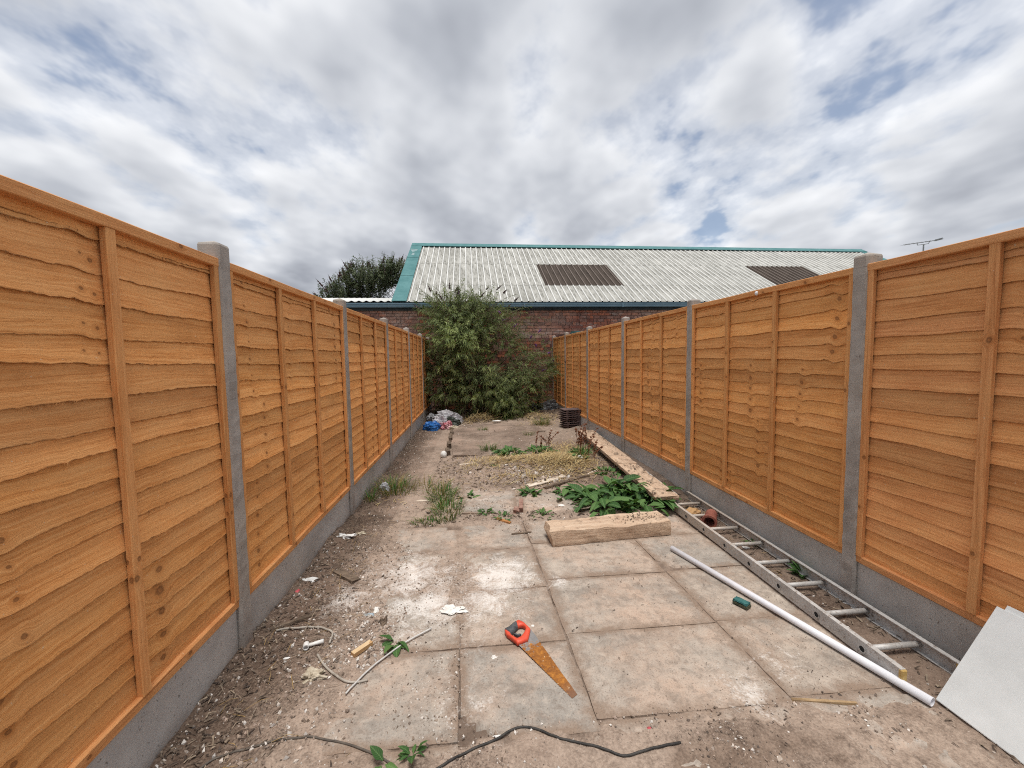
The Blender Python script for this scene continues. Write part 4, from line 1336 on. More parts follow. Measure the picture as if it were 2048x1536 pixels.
bush('buddleia_bush', 'large green buddleia bush with dry flower spikes before the brick wall', (-0.05, 10.95, 0.0),
     [((-0.55, 10.75, 2.55), (0.78, 0.62, 0.72), 340, 22, 0.30),
      ((0.15, 10.85, 2.55), (0.70, 0.60, 0.66), 190, 22, 0.18),
      ((-0.45, 10.30, 1.95), (0.60, 0.50, 0.55), 135, 24, 0.95),
      ((0.80, 10.95, 1.90), (0.62, 0.50, 0.62), 85, 20, 0.05),
      ((1.45, 11.05, 1.35), (0.60, 0.45, 0.70), 60, 18, 0.0),
      ((1.80, 10.7, 1.20), (0.48, 0.45, 0.55), 45, 18, 0.05),
      ((-0.85, 10.75, 1.05), (0.52, 0.65, 0.90), 230, 22, -0.1),
      ((0.05, 10.60, 0.75), (0.80, 0.60, 0.66), 330, 22, 0.0),
      ((0.75, 10.35, 0.55), (0.60, 0.55, 0.48), 210, 22, 0.1),
      ((1.25, 10.55, 0.70), (0.55, 0.50, 0.55), 150, 20, 0.05),
      ((0.75, 9.95, 0.28), (0.40, 0.30, 0.26), 55, 20, 0.1)],
     'bush', 77, 0.150, sp,
     [((-0.05, 10.95, 0), (-.2, 10.9, 1.4), (-0.6, 10.7, 2.7), .035), ((-0.05, 10.95, 0), (.1, 10.9, 1.5), (.3, 10.8, 2.9), .035), ((0.0, 10.95, 0), (.5, 10.85, 1.2), (1.3, 10.6, 1.9), .03),
      ((0.0, 10.9, 0), (.6, 10.7, .9), (1.9, 10.5, 1.35), .022), ((-.1, 10.9, 0), (-.6, 10.7, .8), (-1.1, 10.5, 1.5), .028), ((0, 10.9, 0), (.2, 10.4, .8), (.35, 10.1, 1.1), .02), ((0.05, 10.95, 0), (0.9, 10.6, 1.1), (1.35, 10.3, 1.75), .014)], 'bush',
     [((rr_.uniform(-.4, 1.0), rr_.uniform(10.2, 10.8), rr_.uniform(1.9, 2.8)), (rr_.uniform(.5, 1.1), rr_.uniform(-.5, .1), rr_.uniform(.15, .8)), rr_.uniform(.6, 1.1)) for _ in range(34)]
     + [((rr_.uniform(-1.1, -.2), rr_.uniform(10.2, 10.8), rr_.uniform(2.3, 2.95)), (rr_.uniform(-.5, .25), rr_.uniform(-.4, .1), rr_.uniform(.7, 1.2)), rr_.uniform(.45, .8)) for _ in range(34)]
     + [((rr_.uniform(.6, 1.6), rr_.uniform(10.1, 10.7), rr_.uniform(.7, 1.6)), (rr_.uniform(.3, 1.1), rr_.uniform(-.6, .1), rr_.uniform(.1, .7)), rr_.uniform(.5, .9)) for _ in range(26)]
     + [((rr_.uniform(-.9, .8), rr_.uniform(9.9, 10.3), rr_.uniform(.4, 1.6)), (rr_.uniform(-.6, .7), -1.0, rr_.uniform(.0, .6)), rr_.uniform(.35, .7)) for _ in range(30)])

sp2 = []
rr_ = random.Random(22)
for k in range(80):
    x = rr_.uniform(-6.7, -3.0)
    top = np.interp(x, [-6.7, -6.2, -5.6, -5.0, -4.2, -3.0], [4.15, 4.5, 4.95, 5.35, 5.45, 5.75])
    z = top - abs(rr_.gauss(0, .28)) - .05
    sp2.append(((x, 17.2 + rr_.uniform(-.5, .5), z), ((x + 4.2) * .25 + rr_.uniform(-.3, .3), 0, 1), rr_.uniform(.34, .55), .030, 'flower_dry'))
bush('buddleia_tree', 'dark buddleia with upright dry spikes behind the low white roof', (-4.4, 17.4, 0.0),
     [((-4.3, 17.3, 4.55), (1.25, .8, .75), 420, 20, 0.0), ((-5.3, 17.3, 4.0), (0.95, .7, .62), 260, 20, -0.05), ((-3.2, 17.3, 4.85), (0.75, .7, .72), 240, 20, 0.05), ((-4.4, 17.4, 3.5), (1.6, .8, .6), 300, 20, 0.0), ((-6.2, 17.2, 3.7), (.5, .5, .4), 55, 18, 0)],
     'dark', 78, 0.19, sp2, [((-4.4, 17.4, 0), (-4.4, 17.4, 2), (-4.3, 17.3, 4.3), .08), ((-4.4, 17.4, 1), (-4.9, 17.3, 2.6), (-5.4, 17.3, 3.9), .05), ((-4.4, 17.4, 1), (-3.8, 17.3, 2.8), (-3.2, 17.3, 4.6), .05)], 'tree')


# broad leaf blade for docks and weeds: base at origin, along +x, width along y
def blade_mesh(L_, w_, droop, curl, seed_, mt='dock_leaf'):
    r = random.Random(seed_)
    n = 7
    vs, fs = [], []
    for i in range(n + 1):
        t = i / n
        wd = w_ * (math.sin(math.pi * min(1, 0.10 + t * 0.9)) ** 0.75) * (1 - 0.25 * t) * 0.5
        if i == n: wd = 0.002
        if t < .18: wd = max(.006, wd * .5)
        x = L_ * t
        z = 0.25 * L_ * t - droop * L_ * t * t
        wob = r.uniform(-.006, .006)
        vs += [(x, -wd, z + curl * wd + wob), (x, -wd * .5, z + curl * wd * .35), (x, 0, z), (x, wd * .5, z + curl * wd * .35), (x, wd, z + curl * wd - wob)]
    for i in range(n):
        for j in range(4):
            a_ = i * 5 + j
            fs.append((a_, a_ + 5, a_ + 6, a_ + 1))
    return mesh('leaf', vs, fs, mt, True)


def leafy(name, label, cat, group, centres, n, Lr, seed_, spread, meshes, lift=(0.0, 0.12), pitch_=(-.5, .35)):
    r = random.Random(seed_)
    cx = sum(c_[0] for c_ in centres) / len(centres); cy = sum(c_[1] for c_ in centres) / len(centres)
    e = empty(name, (cx, cy, gz(cx, cy)))
    tag(e, label, cat, group)
    for k in range(n):
        c_ = r.choice(centres)
        an = r.uniform(0, 6.283)
        rr2 = r.random() ** .6 * spread
        x, y = c_[0] + math.cos(an) * rr2 * .6, c_[1] + math.sin(an) * rr2 * .6
        L_ = r.uniform(*Lr)
        s_ = L_ / 0.25
        z = gz(x, y) + r.uniform(*lift) * (1.15 - rr2 / max(spread, .01))
        yaw_ = an + r.uniform(-.7, .7)
        link('leaf', r.choice(meshes), e, (x - cx, y - cy, z - gz(cx, cy)), (r.uniform(-.45, .45), -r.uniform(*pitch_), yaw_), (s_, s_ * r.uniform(.8, 1.15), s_))
    return e


blades = [blade_mesh(0.25, 0.105, 0.42, 0.35, 1), blade_mesh(0.25, 0.090, 0.65, 0.45, 2), blade_mesh(0.25, 0.12, 0.30, 0.25, 3), blade_mesh(0.25, 0.085, 0.85, 0.5, 4)]
leafy('dock_plant', 'large dark green leafy dock plant behind the short beam', 'plant', None,
      [(1.45, 3.98), (1.68, 4.12), (1.25, 3.92), (1.70, 3.86), (1.55, 4.3), (1.35, 4.2), (1.86, 4.0)], 260, (0.12, 0.26), 5, 0.40, blades, (0.01, 0.19), (-.35, .6))
leafy('dock_plant', 'smaller leafy dock plant left of the large dock clump', 'plant', None, [(1.02, 4.42), (1.15, 4.45), (0.98, 4.36), (1.2, 4.3)], 60, (0.08, 0.17), 6, 0.2, blades, (0.0, 0.08))
small = [blade_mesh(0.25, 0.11, 0.4, 0.3, 11), blade_mesh(0.25, 0.08, 0.7, 0.4, 12), blade_mesh(0.25, 0.14, 0.3, 0.2, 13)]
WEEDS = [((0.60, 4.45), 28, (.07, .13), .13, 'flat rosette weed in the slab joint left of the docks'),
         ((0.08, 3.97), 22, (.05, .09), .10, 'small bright green weed at the corner of a slab'),
         ((-0.12, 4.47), 26, (.05, .10), .12, 'low green weed just right of the long grass clump'),
         ((0.62, 3.79), 24, (.04, .07), .16, 'thin line of green weed along the patio edge'),
         ((0.24, 3.81), 24, (.04, .06), .13, 'tiny green weed beside the orange wood splinter'),
         ((0.53, 6.33), 80, (.07, .16), .32, 'leafy green weed at the front left of the concrete pad'),
         ((1.02, 6.35), 80, (.06, .15), .36, 'leafy weed with thin upright stems behind the straw'),
         ((1.72, 5.05), 55, (.05, .11), .26, 'low green weed beside the long planks'),
         ((1.62, 6.15), 60, (.07, .14), .26, 'green weed below the red dock stems'),
         ((1.48, 5.62), 22, (.07, .13), .12, 'green weed at the right end of the straw'),
         ((-0.475, 2.165), 6, (.07, .10), .035, 'wilted dark green leaves beside the white rod'),
         ((-0.385, 1.475), 3, (.06, .09), .03, 'single green leaf plant at the bottom edge by the brown cable'),
         ((-0.285, 1.515), 10, (.04, .07), .04, 'crumpled green leafy weed near the start of the black cable'),
         ((2.29, 2.53), 18, (.05, .10), .06, 'small weed growing between the ladder and the foremost right post'),
         ((2.25, 3.02), 9, (.04, .07), .05, 'tiny weed behind the middle of the ladder'),
         ((0.23, 5.45), 8, (.05, .08), .06, 'tiny weed beside the long brown stick')]
for i, (c_, n, Lr, sp_, lab) in enumerate(WEEDS):
    leafy('weed', lab, 'weed', 'weeds in the yard', [c_], n, Lr, 40 + i, sp_, small, (0.0, 0.04), (-.1, .8))


def tuft(label, c_, n, h, spread, seed_, dry=0.25, group='grass tufts'):
    r = random.Random(seed_)
    acc_ = Acc()
    z0 = gz(*c_)
    for k in range(n):
        an = r.uniform(0, 6.283); rr2 = r.random() ** .6
        x, y = math.cos(an) * rr2 * spread[0], math.sin(an) * rr2 * spread[1]
        hh_ = h * r.uniform(.45, 1.1)
        lean = Vector((math.cos(an) * r.uniform(.1, .8) + r.uniform(-.3, .3), math.sin(an) * r.uniform(.1, .8) + r.uniform(-.3, .3), 1))
        w_ = r.uniform(.0022, .0042)
        sd = Vector((-math.sin(an + r.uniform(-1, 1)), math.cos(an), 0)).normalized() * w_
        b0 = Vector((x, y, gz(c_[0] + x, c_[1] + y) - z0 - .01))
        m1 = b0 + lean.normalized() * hh_ * .55
        t1 = m1 + (lean * .8 + Vector((lean.x * .9, lean.y * .9, -.55))).normalized() * hh_ * .5
        col_ = (0.30, 0.235, 0.10) if r.random() < dry else (r.uniform(.05, .11), r.uniform(.12, .21), r.uniform(.025, .05))
        acc_.add([b0 - sd, b0 + sd, m1 + sd * .8, m1 - sd * .8, t1], [(0, 1, 2, 3), (3, 2, 4)], col_)
    o = acc_.build('grass_tuft', 'grass_mat')
    o.location = (c_[0], c_[1], z0)
    return tag(o, label, 'grass', group)


tuft('dense green grass clump left of the far slabs, front part', (-0.32, 4.05), 230, .17, (.17, .28), 1)
tuft('dense green grass clump left of the far slabs, rear part', (-0.40, 4.50), 230, .20, (.16, .27), 2)
tuft('sparse grass with a white bag in it beside the left fence', (-1.02, 4.85), 240, .24, (.26, .22), 3, .45)
tuft('wispy dry grass stalks on the bare path', (-0.62, 4.85), 60, .22, (.2, .25), 4, .85)
tuft('low grass strip at the left end of the patio edge', (-0.45, 3.80), 170, .08, (.22, .07), 5, .3)
tuft('green grass tuft on the front edge of the concrete pad', (0.21, 6.62), 130, .22, (.15, .10), 6, .2)
tuft('small grass tuft alone on the far concrete', (0.13, 8.50), 90, .15, (.10, .08), 7, .2)
tuft('small grass tuft right of the middle of the far concrete', (1.03, 7.80), 70, .16, (.10, .08), 8, .4)
tuft('dry yellow grass tuft left of the roof tile stack', (1.50, 9.0), 190, .28, (.18, .15), 9, .6)
tuft('green blades among the red dock stems', (1.55, 5.80), 110, .30, (.12, .12), 10, .3)
tuft('dark grass at the foot of the bush', (0.75, 9.7), 150, .15, (.35, .12), 11, .2)
tuft('sprig of grass on the soil just beyond the second left fence post', (-1.22, 4.55), 50, .20, (.06, .10), 12, .3)


def seed_stalk(label, c_, n, h, seed_):
    r = random.Random(seed_)
    acc_ = Acc()
    for k in range(n):
        x, y = r.uniform(-.12, .12), r.uniform(-.12, .12)
        top = Vector((x + r.uniform(-.15, .2), y + r.uniform(-.1, .1), h * r.uniform(.6, 1.1)))
        P_ = smooth_path([(x, y, -.02), (x * 1.1 + .01, y, top.z * .5), top], 5)
        vs, fs = tube(P_, .005, 5, True, .0025)
        acc_.add(vs, fs)
        for j in range(26):     # seed clusters along the upper half
            t = r.uniform(.45, 1.0)
            p_ = P_[min(len(P_) - 1, int(t * (len(P_) - 1)))]
            q = r.uniform(.006, .012)
            o_ = Vector((r.uniform(-.014, .014), r.uniform(-.014, .014), r.uniform(-.012, .012)))
            acc_.add([p_ + o_ + Vector(v) * q for v in ((1, 0, 0), (-1, 0, 0), (0, 1, 0), (0, -1, 0), (0, 0, 1.3), (0, 0, -1.3))], [(0, 2, 4), (2, 1, 4), (1, 3, 4), (3, 0, 4), (2, 0, 5), (1, 2, 5), (3, 1, 5), (0, 3, 5)])
    o = acc_.build('dock_stalks', 'weed_stem')
    o.location = (c_[0], c_[1], gz(*c_))
    return tag(o, label, 'plant', 'dried dock stalks')


seed_stalk('cluster of reddish dried dock stalks before the long planks', (1.66, 6.20), 9, .46, 3)
seed_stalk('few reddish dried stalks in the middle of the weeds', (1.10, 6.45), 5, .40, 4)
seed_stalk('thin dark dried stalks at the right of the straw', (1.60, 5.62), 4, .34, 5)

# ================================================================== things in the yard
# --- ladder
la = empty('ladder', (2.14, 2.85, 0))
tag(la, 'paint-spattered aluminium ladder lying along the right fence', 'ladder')


def rail_mesh(y0, y1, x, zb, zt, side):
    # C-channel rail on edge, hollow towards the rungs
    t_ = 0.004; fl = 0.026
    pr_ = [(0, zb), (fl * side, zb), (fl * side, zb + t_), (t_ * side, zb + t_), (t_ * side, zt - t_), (fl * side, zt - t_), (fl * side, zt), (0, zt)]
    if side < 0: pr_ = pr_[::-1]
    n = len(pr_)
    vs = [(x + a_, y0, z_) for a_, z_ in pr_] + [(x + a_, y1, z_) for a_, z_ in pr_]
    fs = [(j, n + j, n + (j + 1) % n, (j + 1) % n) for j in range(n)]
    fs += [tuple(range(n)), tuple(range(2 * n - 1, n - 1, -1))]
    return mesh('rail', vs, fs, 'ladder_metal')


lx, ly = 2.14, 2.85
link('rail', rail_mesh(1.60 - ly, 4.06 - ly, 1.955 - lx, 0.012, 0.090, 1), la)
link('rail', rail_mesh(1.58 - ly, 4.06 - ly, 2.285 - lx, 0.012, 0.090, -1), la)
RUNGY = [1.785, 2.062, 2.355, 2.640, 2.925, 3.22, 3.51, 3.81]
rung_me = None
for y in RUNGY:
    if rung_me is None:
        vs, fs = tube([(1.9575 - lx, 0, 0), (2.2835 - lx, 0, 0)], 0.0145, 12)
        rung_me = mesh('rung', vs, fs, 'ladder_metal', True)
        vs, fs = [], []
        n = 14
        for k in range(n):
            a_ = 6.283 * k / n
            vs += [(0, .017 * math.cos(a_), .017 * math.sin(a_)), (-.0035, .0215 * math.cos(a_), .0215 * math.sin(a_)), (-.0035, .0150 * math.cos(a_), .0150 * math.sin(a_)), (.010, .0145 * math.cos(a_), .0145 * math.sin(a_))]
        for k in range(n):
            k2 = (k + 1) % n
            fs += [(k * 4, k2 * 4, k2 * 4 + 1, k * 4 + 1), (k * 4 + 1, k2 * 4 + 1, k2 * 4 + 2, k * 4 + 2), (k * 4 + 2, k2 * 4 + 2, k2 * 4 + 3, k * 4 + 3)]
        collar_me = mesh('rung_end', vs, fs, 'ladder_metal')
        vs = [(-.002, .0152 * math.cos(6.283 * k / n), .0152 * math.sin(6.283 * k / n)) for k in range(n)]
        hole_me = mesh('rung_hole_shade', vs, [tuple(range(n))[::-1]], 'hole_shade_dark')  # flat dark disc painted in for the shade inside the hollow rung
    rg = link('rung', rung_me, la, (0, y - ly, 0.050))
    link('rung_end', collar_me, rg, (1.955 - lx, 0, 0))
    link('rung_hole_shade', hole_me, rg, (1.955 - lx, 0, 0))
for x in (1.966, 2.270):
    link('foot', bbox_mesh('foot', (-.012, .017, -.008, .012, -.036, .036), 'ladder_foot', .004), la, (x - lx, 1.60 - ly, 0.052))

# --- plastic pipe, hollow
def hollow_tube(a_, b__, r0, r1, seg=20):
    a_, b__ = Vector(a_), Vector(b__)
    d = (b__ - a_).normalized(); u = d.orthogonal().normalized(); v = d.cross(u)
    vs, fs = [], []
    for p_, rad in ((a_, r0), (b__, r0), (b__, r1), (a_, r1)):
        for k in range(seg):
            t = 6.28318 * k / seg
            vs.append(p_ + u * rad * math.cos(t) + v * rad * math.sin(t))
    for q in range(4):
        for k in range(seg):
            k2 = (k + 1) % seg; q2 = (q + 1) % 4
            fs.append((q * seg + k, q * seg + k2, q2 * seg + k2, q2 * seg + k))
    return vs, fs


vs, fs = hollow_tube((1.545, 2.985, 0.022), (1.985, 1.490, 0.024), 0.0205, 0.0175)
tag(ob('plastic_pipe', vs, fs, 'pvc_white', smooth=False), 'long white plastic waste pipe lying diagonally on the paving', 'pipe')
for p_ in bpy.data.objects['plastic_pipe'].data.polygons: p_.use_smooth = len(p_.vertices) == 4

# --- white boards leaning on the right fence
for k, (y0, y1, xb, zt, lab) in enumerate([(0.52, 1.515, 2.045, 0.415, 'front white laminated board leaning on the right fence by the ladder'), (0.50, 1.493, 2.085, 0.432, 'second white board leaning behind the front one on the right fence')]):
    e = empty('white_board', (xb, (y0 + y1) / 2, 0.004))
    tag(e, lab, 'board', 'white boards')
    xt = 2.325 + k * 0.020
    dx, dz = xt - xb, zt
    Lb = math.hypot(dx, dz)
    ang = math.atan2(dz, dx)
    W2 = (y1 - y0) / 2
    pm = bbox_mesh('panel', (0, Lb, -W2, W2, -0.0, 0.0165), 'board_white', 0.0015)
    link('panel', pm, e, (0, 0, 0), (0, -ang, 0))
    if k == 0:
        link('edge_band', bbox_mesh('edge_band', (-.0012, -.0001, -W2 + .001, W2 - .001, .001, .0155), 'board_edge', 0.0), e, (0, 0, 0), (0, -ang, 0))
        for (u_, v_, r_) in ((.30, .30, .012), (.40, .33, .006), (.12, .22, .012)):
            mm = mesh('chip_mark', [(u_ + r_ * math.cos(a_) * (1 + .3 * math.sin(3 * a_)), v_ + .6 * r_ * math.sin(a_), .0170) for a_ in [6.283 * j / 9 for j in range(9)]], [tuple(range(9))], 'chip_mark')
            link('chip_mark', mm, e, (0, 0, 0), (0, -ang, 0))

# --- short beam on the patio
def rough_beam(name, Lx, Wy, Hz, mt, seed_, jag=0.03, j=0.004, nx_=26):
    r = random.Random(seed_)
    prof_ = [(-.5, 0), (-.5, .5), (-.5, .97), (-.483, 1.0), (0, 1.0), (.483, 1.0), (.5, .97), (.5, .5), (.5, 0)]
    n = len(prof_)
    vs, fs = [], []
    for i in range(nx_ + 1):
        t = i / nx_
        for (a_, b__) in prof_:
            x = Lx * t
            if i == 0: x -= jag * (vnoise(a_ * 3 + seed_, b__ * 3) - .2) * 1.2
            if i == nx_: x += jag * .3 * (vnoise(a_ * 3 + seed_ + 9, b__ * 3) - .5)
            q = (fbm(x * 9 + a_ * 4 + seed_, b__ * 3 + seed_) - .5) * 2 * j
            edge_loss = (0.012 * max(0, fbm(x * 5 + seed_ * 3, a_ * 2) - .55) * 4) if b__ > .9 else 0
            vs.append((float(x), float(a_ * Wy + q), float(b__ * Hz + (q if b__ > 0 else 0) - edge_loss)))
    for i in range(nx_):
        for k in range(n - 1):
            fs.append((i * n + k, i * n + k + 1, (i + 1) * n + k + 1, (i + 1) * n + k)[::-1])
        fs.append((i * n, (i + 1) * n, (i + 1) * n + n - 1, i * n + n - 1)[::-1])
    fs.append(tuple(range(n))[::-1]); fs.append(tuple(nx_ * n + k for k in range(n)))
    return mesh(name, vs, fs, mt)


o = link('beam', rough_beam('beam', 1.06, 0.235, 0.128, 'beam_wood', 4, 0.05, 0.008), None, (0.605, 3.275, 0.004), (0, 0, R(5.2)))
tag(o, 'short thick pale timber beam with a broken left end on the patio', 'beam')

# --- long planks on a low kerb along the right side
o = ob('kerb', [(1.90, 3.95, -.08), (2.16, 3.95, -.08), (2.26, 7.35, -.08), (2.02, 7.35, -.08), (1.90, 3.95, .105), (2.10, 3.95, .105), (2.24, 7.35, .115), (2.04, 7.35, .115)], BOXF, 'gravel_concrete')
tag(o, 'low concrete kerb hidden under the long planks by the right fence', 'kerb')
for k, (a_, b__, wd, th, lab) in enumerate([((1.905, 3.80, .110), (1.965, 5.02, .112), .245, .042, 'nearer pale plank lying along the right fence, ending behind the docks'), ((1.967, 5.03, .116), (2.095, 7.42, .122), .265, .042, 'longer farther pale plank along the right fence, ending by the tiles')]):
    a_, b__ = Vector(a_), Vector(b__)
    L_ = (b__ - a_).length
    an = math.atan2(b__.y - a_.y, b__.x - a_.x)
    me = rough_beam('plank', L_, wd, th, 'beam_wood', 14 + k, 0.03, 0.003, 34)
    o = link('plank', me, None, a_, (0, 0, an))
    tag(o, lab, 'plank', 'planks along the right fence')

# --- stack of concrete roof tiles
def tile_mesh(seed_):
    r = random.Random(seed_)
    prof_ = []
    n = 16
    for i in range(n + 1):
        t = i / n
        prof_.append((t * 0.42 - .21, 0.006 * math.cos(t * 4 * math.pi) ** 2))
    vs, fs = [], []
    for yy in (-.165, .165):
        for (a_, b__) in prof_: vs.append((a_, yy, b__ + .022))
    for yy in (-.165, .165):
        for (a_, b__) in prof_: vs.append((a_, yy, b__ + .004))
    m_ = n + 1
    for k in range(n):
        fs += [(k, k + 1, m_ + k + 1, m_ + k), (2 * m_ + k + 1, 2 * m_ + k, 3 * m_ + k, 3 * m_ + k + 1), (2 * m_ + k, 2 * m_ + k + 1, k + 1, k), (m_ + k, m_ + k + 1, 3 * m_ + k + 1, 3 * m_ + k)]
    fs += [(0, m_, 3 * m_, 2 * m_), (n, 2 * m_ + n, 3 * m_ + n, m_ + n)]
    # nibs that hold each tile off the next
    for xx in (-.15, .12):
        o_ = len(vs)
        vs += boxv(xx, xx + .05, -.16, -.13, -.018, .006); fs += [tuple(i + o_ for i in f) for f in BOXF]
        o_ = len(vs)
        vs += boxv(xx, xx + .05, .10, .13, -.018, .006); fs += [tuple(i + o_ for i in f) for f in BOXF]
    return mesh('roof_tile', vs, fs, 'roof_tile')


tm = tile_mesh(1)
r = random.Random(8)
tz = gz(2.07, 8.62) + .012
NTILE = 9
for k in range(NTILE):
    o = link('roof_tile', tm, None, (2.075 + r.uniform(-.012, .012) + (0.02 if k < 3 else 0), 8.63 + r.uniform(-.012, .012), tz + k * 0.0445), (r.uniform(-.01, .01), 0, R(6) + r.uniform(-.03, .03)))
    pos_ = {0: 'bottom', NTILE - 1: 'top'}.get(k, ORD[NTILE - 1 - k] if NTILE - 1 - k < 7 else 'second lowest')
    lab = {0: 'dark brown concrete roof tile at the bottom of the stack', NTILE - 1: 'dark brown concrete roof tile on top of the stack', 1: 'dark brown concrete roof tile just above the bottom one of the stack'}.get(k, 'dark brown concrete roof tile, %s from the top of the stack' % pos_)
    tag(o, lab, 'roof tile', 'stack of roof tiles')

# --- hand saw
sw = empty('hand_saw', (0.24, 2.10, 0.0))
tag(sw, 'rusty hand saw with red and black handle lying on the slabs', 'saw')
S0 = (0.24, 2.10)
outer = [(0.219, 2.248), (0.247, 2.222), (0.264, 2.188), (0.28, 2.16), (0.269, 2.12), (0.256, 2.082), (0.225, 2.066), (0.195, 2.057), (0.17, 2.096), (0.141, 2.132), (0.132, 2.166), (0.14, 2.181), (0.16, 2.192), (0.188, 2.221)]
inner = [(0.22, 2.187), (0.235, 2.187), (0.246, 2.178), (0.248, 2.163), (0.241, 2.146), (0.23, 2.128), (0.216, 2.113), (0.203, 2.107), (0.194, 2.112), (0.185, 2.12), (0.178, 2.131), (0.184, 2.145), (0.196, 2.160), (0.208, 2.175)]
blade = [(0.282, 2.177), (0.304, 2.121), (0.332, 2.033), (0.358, 1.959), (0.394, 1.852), (0.417, 1.792), (0.44, 1.725), (0.412, 1.707), (0.361, 1.784), (0.303, 1.882), (0.25, 1.982), (0.199, 2.067)]


def smooth_loop(pts, n=4):
    m_ = len(pts); out = []
    for i in range(m_):
        a_, b__, c_, d_ = [Vector((*pts[(i + q) % m_], 0)) for q in (-1, 0, 1, 2)]
        for k in range(n):
            t = k / n
            out.append(0.5 * ((2 * b__) + (c_ - a_) * t + (2 * a_ - 5 * b__ + 4 * c_ - d_) * t * t + (3 * b__ - a_ - 3 * c_ + d_) * t ** 3))
    return out


def lin_loop(pts, n=4):
    return [Vector((*pts[i], 0)).lerp(Vector((*pts[(i + 1) % len(pts)], 0)), k / n) for i in range(len(pts)) for k in range(n)]


so, si = lin_loop(outer), smooth_loop([(0.197 + (x - 0.213) * 1.25 + 0.012, 2.147 + (y - 2.147) * 1.25) for x, y in inner])
n = len(so)
vs = []
lay = []
for (ins, z_) in ((0.0, .010), (0.0, .026), (0.14, .033)):
    lay.append(len(vs))
    for i in range(n):
        p_ = so[i].lerp(si[i], ins); vs.append((p_.x - S0[0], p_.y - S0[1], z_))
for (ins, z_) in ((0.20, .033), (0.0, .026), (0.0, .010)):
    lay.append(len(vs))
    for i in range(n):
        p_ = si[i].lerp(so[i], ins); vs.append((p_.x - S0[0], p_.y - S0[1], z_))
fs = []
for q in range(6):
    a_, b__ = lay[q], lay[(q + 1) % 6]
    for i in range(n):
        i2 = (i + 1) % n
        fs.append((a_ + i, b__ + i, b__ + i2, a_ + i2))
hd = ob('handle', vs, fs, 'saw_red', sw, True)
# black rubber over the grip side of the loop, standing 2 mm proud, and the insert under the hole
gr = [i for i in range(n) if 10.2 * 4 <= i <= 13.6 * 4]
vs, fs = [], []
for i in gr:
    o_, q_ = so[i], si[i]
    d_ = (q_ - o_).normalized()
    for (p_, z_) in ((o_ - d_ * .0025, .012), (o_ - d_ * .002, .029), (o_.lerp(q_, .3), .0365), (o_.lerp(q_, .7), .0365), (q_ + d_ * .002, .029), (q_ + d_ * .0025, .012)):
        vs.append((p_.x - S0[0], p_.y - S0[1], z_))
for k in range(len(gr) - 1):
    for j in range(5):
        fs.append((k * 6 + j, k * 6 + j + 1, (k + 1) * 6 + j + 1, (k + 1) * 6 + j))
fs += [tuple(range(6))[::-1], tuple((len(gr) - 1) * 6 + j for j in range(6))]
ob('grip', vs, fs, 'saw_black', hd, True)
ip = [(0.181, 2.126), (0.189, 2.114), (0.200, 2.104), (0.212, 2.104), (0.222, 2.116), (0.214, 2.119), (0.203, 2.117), (0.190, 2.124)]
vs = [(x - S0[0], y - S0[1], .012) for x, y in ip] + [(x - S0[0], y - S0[1], .0355) for x, y in ip]
ob('insert', vs, [tuple(range(7, -1, -1)), tuple(range(8, 16))] + [(k, (k + 1) % 8, 8 + (k + 1) % 8, 8 + k) for k in range(8)], 'saw_black', hd)
# blade with teeth along the left edge
bl = []
for (x, y) in blade[:8]: bl.append((x, y))
tooth = [blade[7], blade[8], blade[9], blade[10], blade[11]]
A_, B_ = Vector((*blade[7], 0)), Vector((*blade[11], 0))
nt_ = 64
nn = Vector((-(B_ - A_).y, (B_ - A_).x, 0)).normalized()
for k in range(1, nt_):
    p_ = A_.lerp(B_, k / nt_)
    bl.append((p_.x + nn.x * (0.0022 if k % 2 else 0), p_.y + nn.y * (0.0022 if k % 2 else 0)))
bl.append(blade[11])
n = len(bl)
vs = [(x - S0[0], y - S0[1], .0135 - .012 * max(0, min(1, (2.12 - y) / .4))) for x, y in bl] + [(x - S0[0], y - S0[1], .0150 - .012 * max(0, min(1, (2.12 - y) / .4))) for x, y in bl]
ob('blade', vs, [tuple(range(n)), tuple(range(2 * n - 1, n - 1, -1))] + [(k, n + k, n + (k + 1) % n, (k + 1) % n) for k in range(n)], 'saw_blade', sw)


# --- cables and rods
def cable(name, label, pts, rad, mt, cat='cable', lift=0.0, on_soil=True, group=None):
    P_ = [Vector((x, y, 0)) for x, y in pts]
    S_ = smooth_path(P_, 8)
    for q in S_:
        q.z = max(gz(q.x, q.y), 0.0 if (-0.6 < q.x < 1.95 and q.y > 1.55) else -1) + rad * .8 + lift if on_soil else rad
    # soften sudden bumps
    for it in range(3):
        zs = [q.z for q in S_]
        for i in range(1, len(S_) - 1): S_[i].z = max(zs[i], (zs[i - 1] + zs[i] + zs[i + 1]) / 3)
    vs, fs = tube(S_, rad, 8)
    o = ob(name, vs, fs, mt, None, True)
    return tag(o, label, cat, group)


